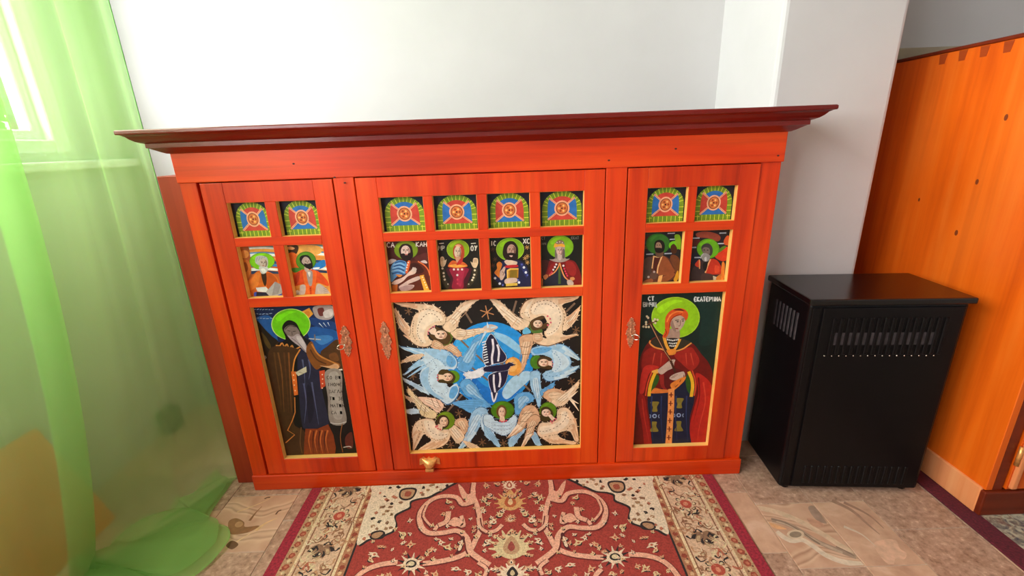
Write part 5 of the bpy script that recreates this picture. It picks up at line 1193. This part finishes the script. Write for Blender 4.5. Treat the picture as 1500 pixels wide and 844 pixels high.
palm(155, 180, 62, 52, (222, 164, 104), (190, 92, 54), (232, 190, 140)); palm(160, 395, 88, 74, (226, 196, 150), (196, 150, 112), (160, 70, 60)); palm(150, 100, 30, 26, CRM, (176, 90, 70), CRM); palm(155, 262, 24, 20, (214, 150, 110), CRM, (160, 70, 60)); palm(165, 520, 60, 44, CRM, DK, (210, 180, 140)); palm(160, 470, 18, 18, (214, 150, 110), CRM, DK)
P.tf = base_tf
def sprig(x, y, k=1.0, c=None):
    c = c or rr.choice((CRM, (226, 170, 130), (232, 196, 150)))
    P.ell(DK, x + 3, y + 4, 13*k, 9*k, 0, 9)
    for i in range(4):
        a = rr.random()*6.28; P.line(c, 11*k, [(x, y), (x + 22*k*math.cos(a), y + 17*k*math.sin(a))], False, True)
    P.ell(c, x, y, 11*k, 8*k, 0, 9); P.ell((190, 96, 70), x, y, 5*k, 4*k, 0, 7)
for (x, y, k) in ((30, 170, 1.1), (40, 100, 1), (20, 210, .8), (230, 90, 1), (270, 150, 1.1), (280, 180, .8), (70, 270, 1.2), (95, 245, 1), (225, 240, 1.2), (255, 270, 1.2), (40, 380, 1.1), (290, 360, 1), (480, 375, 1.3), (510, 350, 1), (565, 385, 1.2), (690, 300, 1.4), (655, 350, 1.2), (655, 235, .8), (690, 340, .8), (830, 385, 1.4), (850, 410, 1), (800, 350, .8), (440, 480, 1.2), (380, 500, 1.2), (540, 500, 1.2), (520, 530, 1), (800, 500, 1.3), (760, 490, 1), (850, 520, 1.2), (470, 160, 1), (450, 185, .8), (90, 500, 1.1), (240, 500, 1.2), (340, 520, 1), (740, 420, .8), (640, 520, 1), (430, 560, 1), (180, 330, .7), (700, 560, 1)):
    sprig(x, y, k)
for i in range(90):
    x, y = 20 + 900*rr.random(), 70 + 500*rr.random()
    if x > 430 + (y-60)*1.6 and y < 340: continue
    sprig(x, y, 0.55 + 0.3*rr.random())
P.build('pile', 'pile', rug, None, lambda p, off: Vector((p[0], p[1], 0.0061 + off)))

rug2 = thing('wardrobe_carpet', (1.9, -0.55, 0.0), 'dark-bordered cream and blue patterned carpet under the wardrobe', 'carpet')
part('edge_binding', MB().box(1.2715, 2.6, -1.5, 0.46, 0.0, 0.0062, 0.002, 2), 'maroon_dark', rug2, label='dark maroon edge band')
MAT['carpet2'] = None
def carpet2():
    m, n, l, b = nodes_of('mottled_carpet')
    v = obj_vec(n, l, (1, 1, 1)); f = noise(n, l, v, 42, 4, 0.6, 1.0); g = noise(n, l, v, 17, 3, 0.5, 2.0)
    c1 = ramp(n, l, f, [(0.34, (40, 38, 50)), (0.46, (112, 92, 84)), (0.56, (186, 172, 146)), (0.72, (206, 194, 170))])
    c2 = ramp(n, l, g, [(0.36, (60, 62, 90)), (0.5, (176, 160, 140)), (0.66, (150, 90, 72))])
    l.new(mixc(n, l, c1, c2, 0.35), b.inputs['Base Color']); b.inputs['Roughness'].default_value = 0.95
    bump(n, l, f, b, 0.4, 0.002); return m
MAT['carpet2'] = carpet2()
part('pile', MB().box(1.332, 2.54, -1.44, 0.44, 0.005, 0.0064), 'carpet2', rug2)

# ------------------------------------------------------------------ curtain, its rod, and what stands behind it
cur = thing('sheer_curtain', (-1.1, -0.4, 0.0), 'sheer light green curtain hanging before the window and pooling on the floor', 'curtain')
top = [(-0.985, .062), (-1.0, .03), (-1.028, -.03), (-1.00, -.08), (-1.02, -.13), (-1.005, -.20), (-1.04, -.30), (-1.045, -.255), (-1.00, -.255), (-0.985, -.33), (-1.02, -.40), (-1.00, -.46), (-1.02, -.51)]
con = [(-0.986, .062), (-1.02, .03), (-1.062, -.06), (-1.07, -.11), (-1.11, -.16), (-1.16, -.23), (-1.20, -.33), (-1.205, -.29), (-1.17, -.29), (-1.15, -.37), (-1.19, -.44), (-1.17, -.50), (-1.19, -.55)]
hem = [(-0.980, .055), (-0.985, .02), (-0.968, -.120), (-0.940, -.145), (-0.884, -.165), (-0.848, -.225), (-0.872, -.32), (-0.93, -.33), (-0.93, -.36), (-0.90, -.42), (-0.96, -.50), (-1.0, -.55), (-1.03, -.58)]
T_, C_, H_ = (smooth_open(a, 8) for a in (top, con, hem))
NC = len(T_); ZT = 2.485
grid = []
hang_rows = [0, .08, .16, .24, .32, .40, .48, .55, .62, .68, .73, .78, .82, .86, .89, .92, .945, .965, .98, .99, 1.0]
for j, t in enumerate(hang_rows):
    row = []
    for i in range(NC):
        k = max(0.0, (t - 0.45) / 0.55) ** 2.2
        a = i/NC
        wob = 0.010*math.sin(i*0.52)*(0.4 + 0.6*t)*(1-k) + 0.006*math.sin(i*0.21 + 3*t)
        x = T_[i][0] + (C_[i][0]-T_[i][0])*k - abs(wob)*0.8; y = T_[i][1] + (C_[i][1]-T_[i][1])*(0.35*t + 0.65*k)
        row.append((x, y, ZT + (0.012-ZT)*t))
    grid.append(row)
for j in range(1, 11):
    u = j/10; row = []
    for i in range(NC):
        x = C_[i][0] + (H_[i][0]-C_[i][0])*u; y = C_[i][1] + (H_[i][1]-C_[i][1])*u
        d = math.hypot(H_[i][0]-C_[i][0], H_[i][1]-C_[i][1])
        z = 0.003 + min(0.04, d*0.22)*abs(math.sin(u*math.pi*1.5 + i*0.16))*(1 - 0.85*u) + 0.006*abs(math.sin(i*0.45 + 5*u))*(1-u*0.5)
        row.append((x, y, z))
    grid.append(row)
bmv = bmesh.new(); vv = [[bmv.verts.new(p) for p in r_] for r_ in grid]
for a, b in zip(vv, vv[1:]):
    for i in range(NC-1): bmv.faces.new([a[i], a[i+1], b[i+1], b[i]])
mbv = MB(); mbv.bm.free(); mbv.bm = bmv
part('cloth', mbv, 'curtain', cur, True)
pf = bmesh.new(); pr = []
for u in (0.0, 0.12, 0.26, 0.42, 0.58, 0.74, 0.9):
    pr.append([pf.verts.new((C_[i][0]*(1-u) + H_[i][0]*u - 0.01*(1-u), C_[i][1]*(1-u) + H_[i][1]*u + 0.012*math.sin(i*0.3), 0.014 + 0.030*(1-u)*abs(math.sin(i*0.23 + 4*u)) + 0.016*(1-u))) for i in range(8, NC)])
for a, b in zip(pr, pr[1:]):
    for i in range(len(a)-1): pf.faces.new([a[i], a[i+1], b[i+1], b[i]])
mpf = MB(); mpf.bm.free(); mpf.bm = pf
part('pooled_fold', mpf, 'curtain', cur, True)
hb_ = MB()      # stitched hem, a narrow doubled band
hv = [hb_.bm.verts.new((p[0], p[1], p[2] + 0.0012)) for p in grid[-1]]; hv2 = [hb_.bm.verts.new((p[0]*0.9 + q_[0]*0.1, p[1]*0.9 + q_[1]*0.1, p[2]*0.9 + q_[2]*0.1 + 0.0015)) for p, q_ in zip(grid[-1], grid[-3])]
for i in range(NC-1): hb_.bm.faces.new([hv[i], hv[i+1], hv2[i+1], hv2[i]])
part('hem', hb_, 'curtain', cur, True)
eb = MB(); eb.tube([(r_[0][0], r_[0][1], r_[0][2]) for r_ in grid[:len(hang_rows)]], 0.0013, 5)
MAT['seam'] = plain('green_seam', (110, 168, 90), 0.8)
part('edge_seam', eb, 'seam', cur, True)
rod = thing('curtain_rod', (-1.012, -0.75, 2.5), 'white curtain rod above the window carrying the green curtain', 'curtain rod')
part('pole', MB().tube([(-1.012, 0.16, 2.5), (-1.012, -2.9, 2.5)], 0.014, 12), 'pvc', rod, True)
for y in (0.13, -1.3, -2.86): part('bracket', MB().box(XW-0.001, -1.012, y-0.008, y+0.008, 2.492, 2.508), 'pvc', rod)

lean = thing('leaning_board', (-1.29, -0.45, 0.0), 'orange wooden board leaning on the wall behind the green curtain', 'board')
p0 = (-1.272, 0.0); p1 = (-1.405, 0.335)
dn = Vector((p1[0]-p0[0], p1[1]-p0[1])).normalized(); nn_ = Vector((-dn.y, dn.x))*0.026
bp = MB()
for y0, y1 in ((-0.37, -0.105),):
    bp.prism([(p0[0], y0), (p0[0], y1)] and [(p0[0], p0[1]), (p1[0], p1[1]), (p1[0]+nn_.x, p1[1]+nn_.y), (p0[0]+nn_.x, p0[1]+0.004)], y0, y1, 1)
part('plank', bp, 'board', lean)
part('plank', MB().prism([(p0[0], p0[1]), (p1[0], p1[1]), (p1[0]+nn_.x, p1[1]+nn_.y), (p0[0]+nn_.x, p0[1]+0.004)], -0.70, -0.373, 1), 'board', lean)
sb_ = thing('wall_socket_box', (-1.43, 0.36, 0.0), 'small dark brown box on the floor by the wall behind the curtain', 'box')
part('case', MB().box(XW+0.001, XW+0.05, 0.325, 0.405, 0.0, 0.10, 0.006, 2), 'brownbox', sb_)
part('cover', MB().box(XW+0.048, XW+0.056, 0.335, 0.395, 0.012, 0.088, 0.003), 'brownbox', sb_)

# ------------------------------------------------------------------ garden outside the window
struct('ground_outside', MB().box(-14, XW-0.21, -9, 12, -0.9, -0.6), 'grass')
tr_rng = random.Random(5)
def tree(name, x, y, h, r, label, n):
    t = thing(name, (x, y, -0.6), label, 'tree', 'trees outside the window')
    part('trunk', MB().tube([(x, y, -0.62), (x+0.05, y, h*0.35), (x-0.05, y+0.05, h*0.7)], [0.11, 0.08, 0.03], 8), 'bark', t, True)
    fb = bmesh.new()
    for i in range(n):
        while True:
            p = Vector((tr_rng.uniform(-1, 1), tr_rng.uniform(-1, 1), tr_rng.uniform(-1, 1)))
            if p.length < 1: break
        c = Vector((x + p.x*r, y + p.y*r, h*0.62 + p.z*h*0.48)) - Vector((x, y, -0.6))
        d = Vector((tr_rng.gauss(0, 1), tr_rng.gauss(0, 1), tr_rng.gauss(0, 1))).normalized(); e = d.orthogonal().normalized()
        s_ = tr_rng.uniform(0.04, 0.085)
        fb.faces.new([fb.verts.new(c + d*s_), fb.verts.new(c + e*s_*0.5), fb.verts.new(c - d*s_), fb.verts.new(c - e*s_*0.5)])
    me = bpy.data.meshes.new('foliage'); fb.to_mesh(me); fb.free(); me.materials.append(MAT['leaf'])
    f = link('foliage', me, t); f['kind'] = 'stuff'
tree('garden_tree', -3.9, 2.6, 2.7, 1.1, 'leafy green tree seen through the window glass', 2600)
tree('garden_tree', -6.4, 2.7, 3.4, 1.5, 'taller green tree standing behind the tree by the window', 2600)
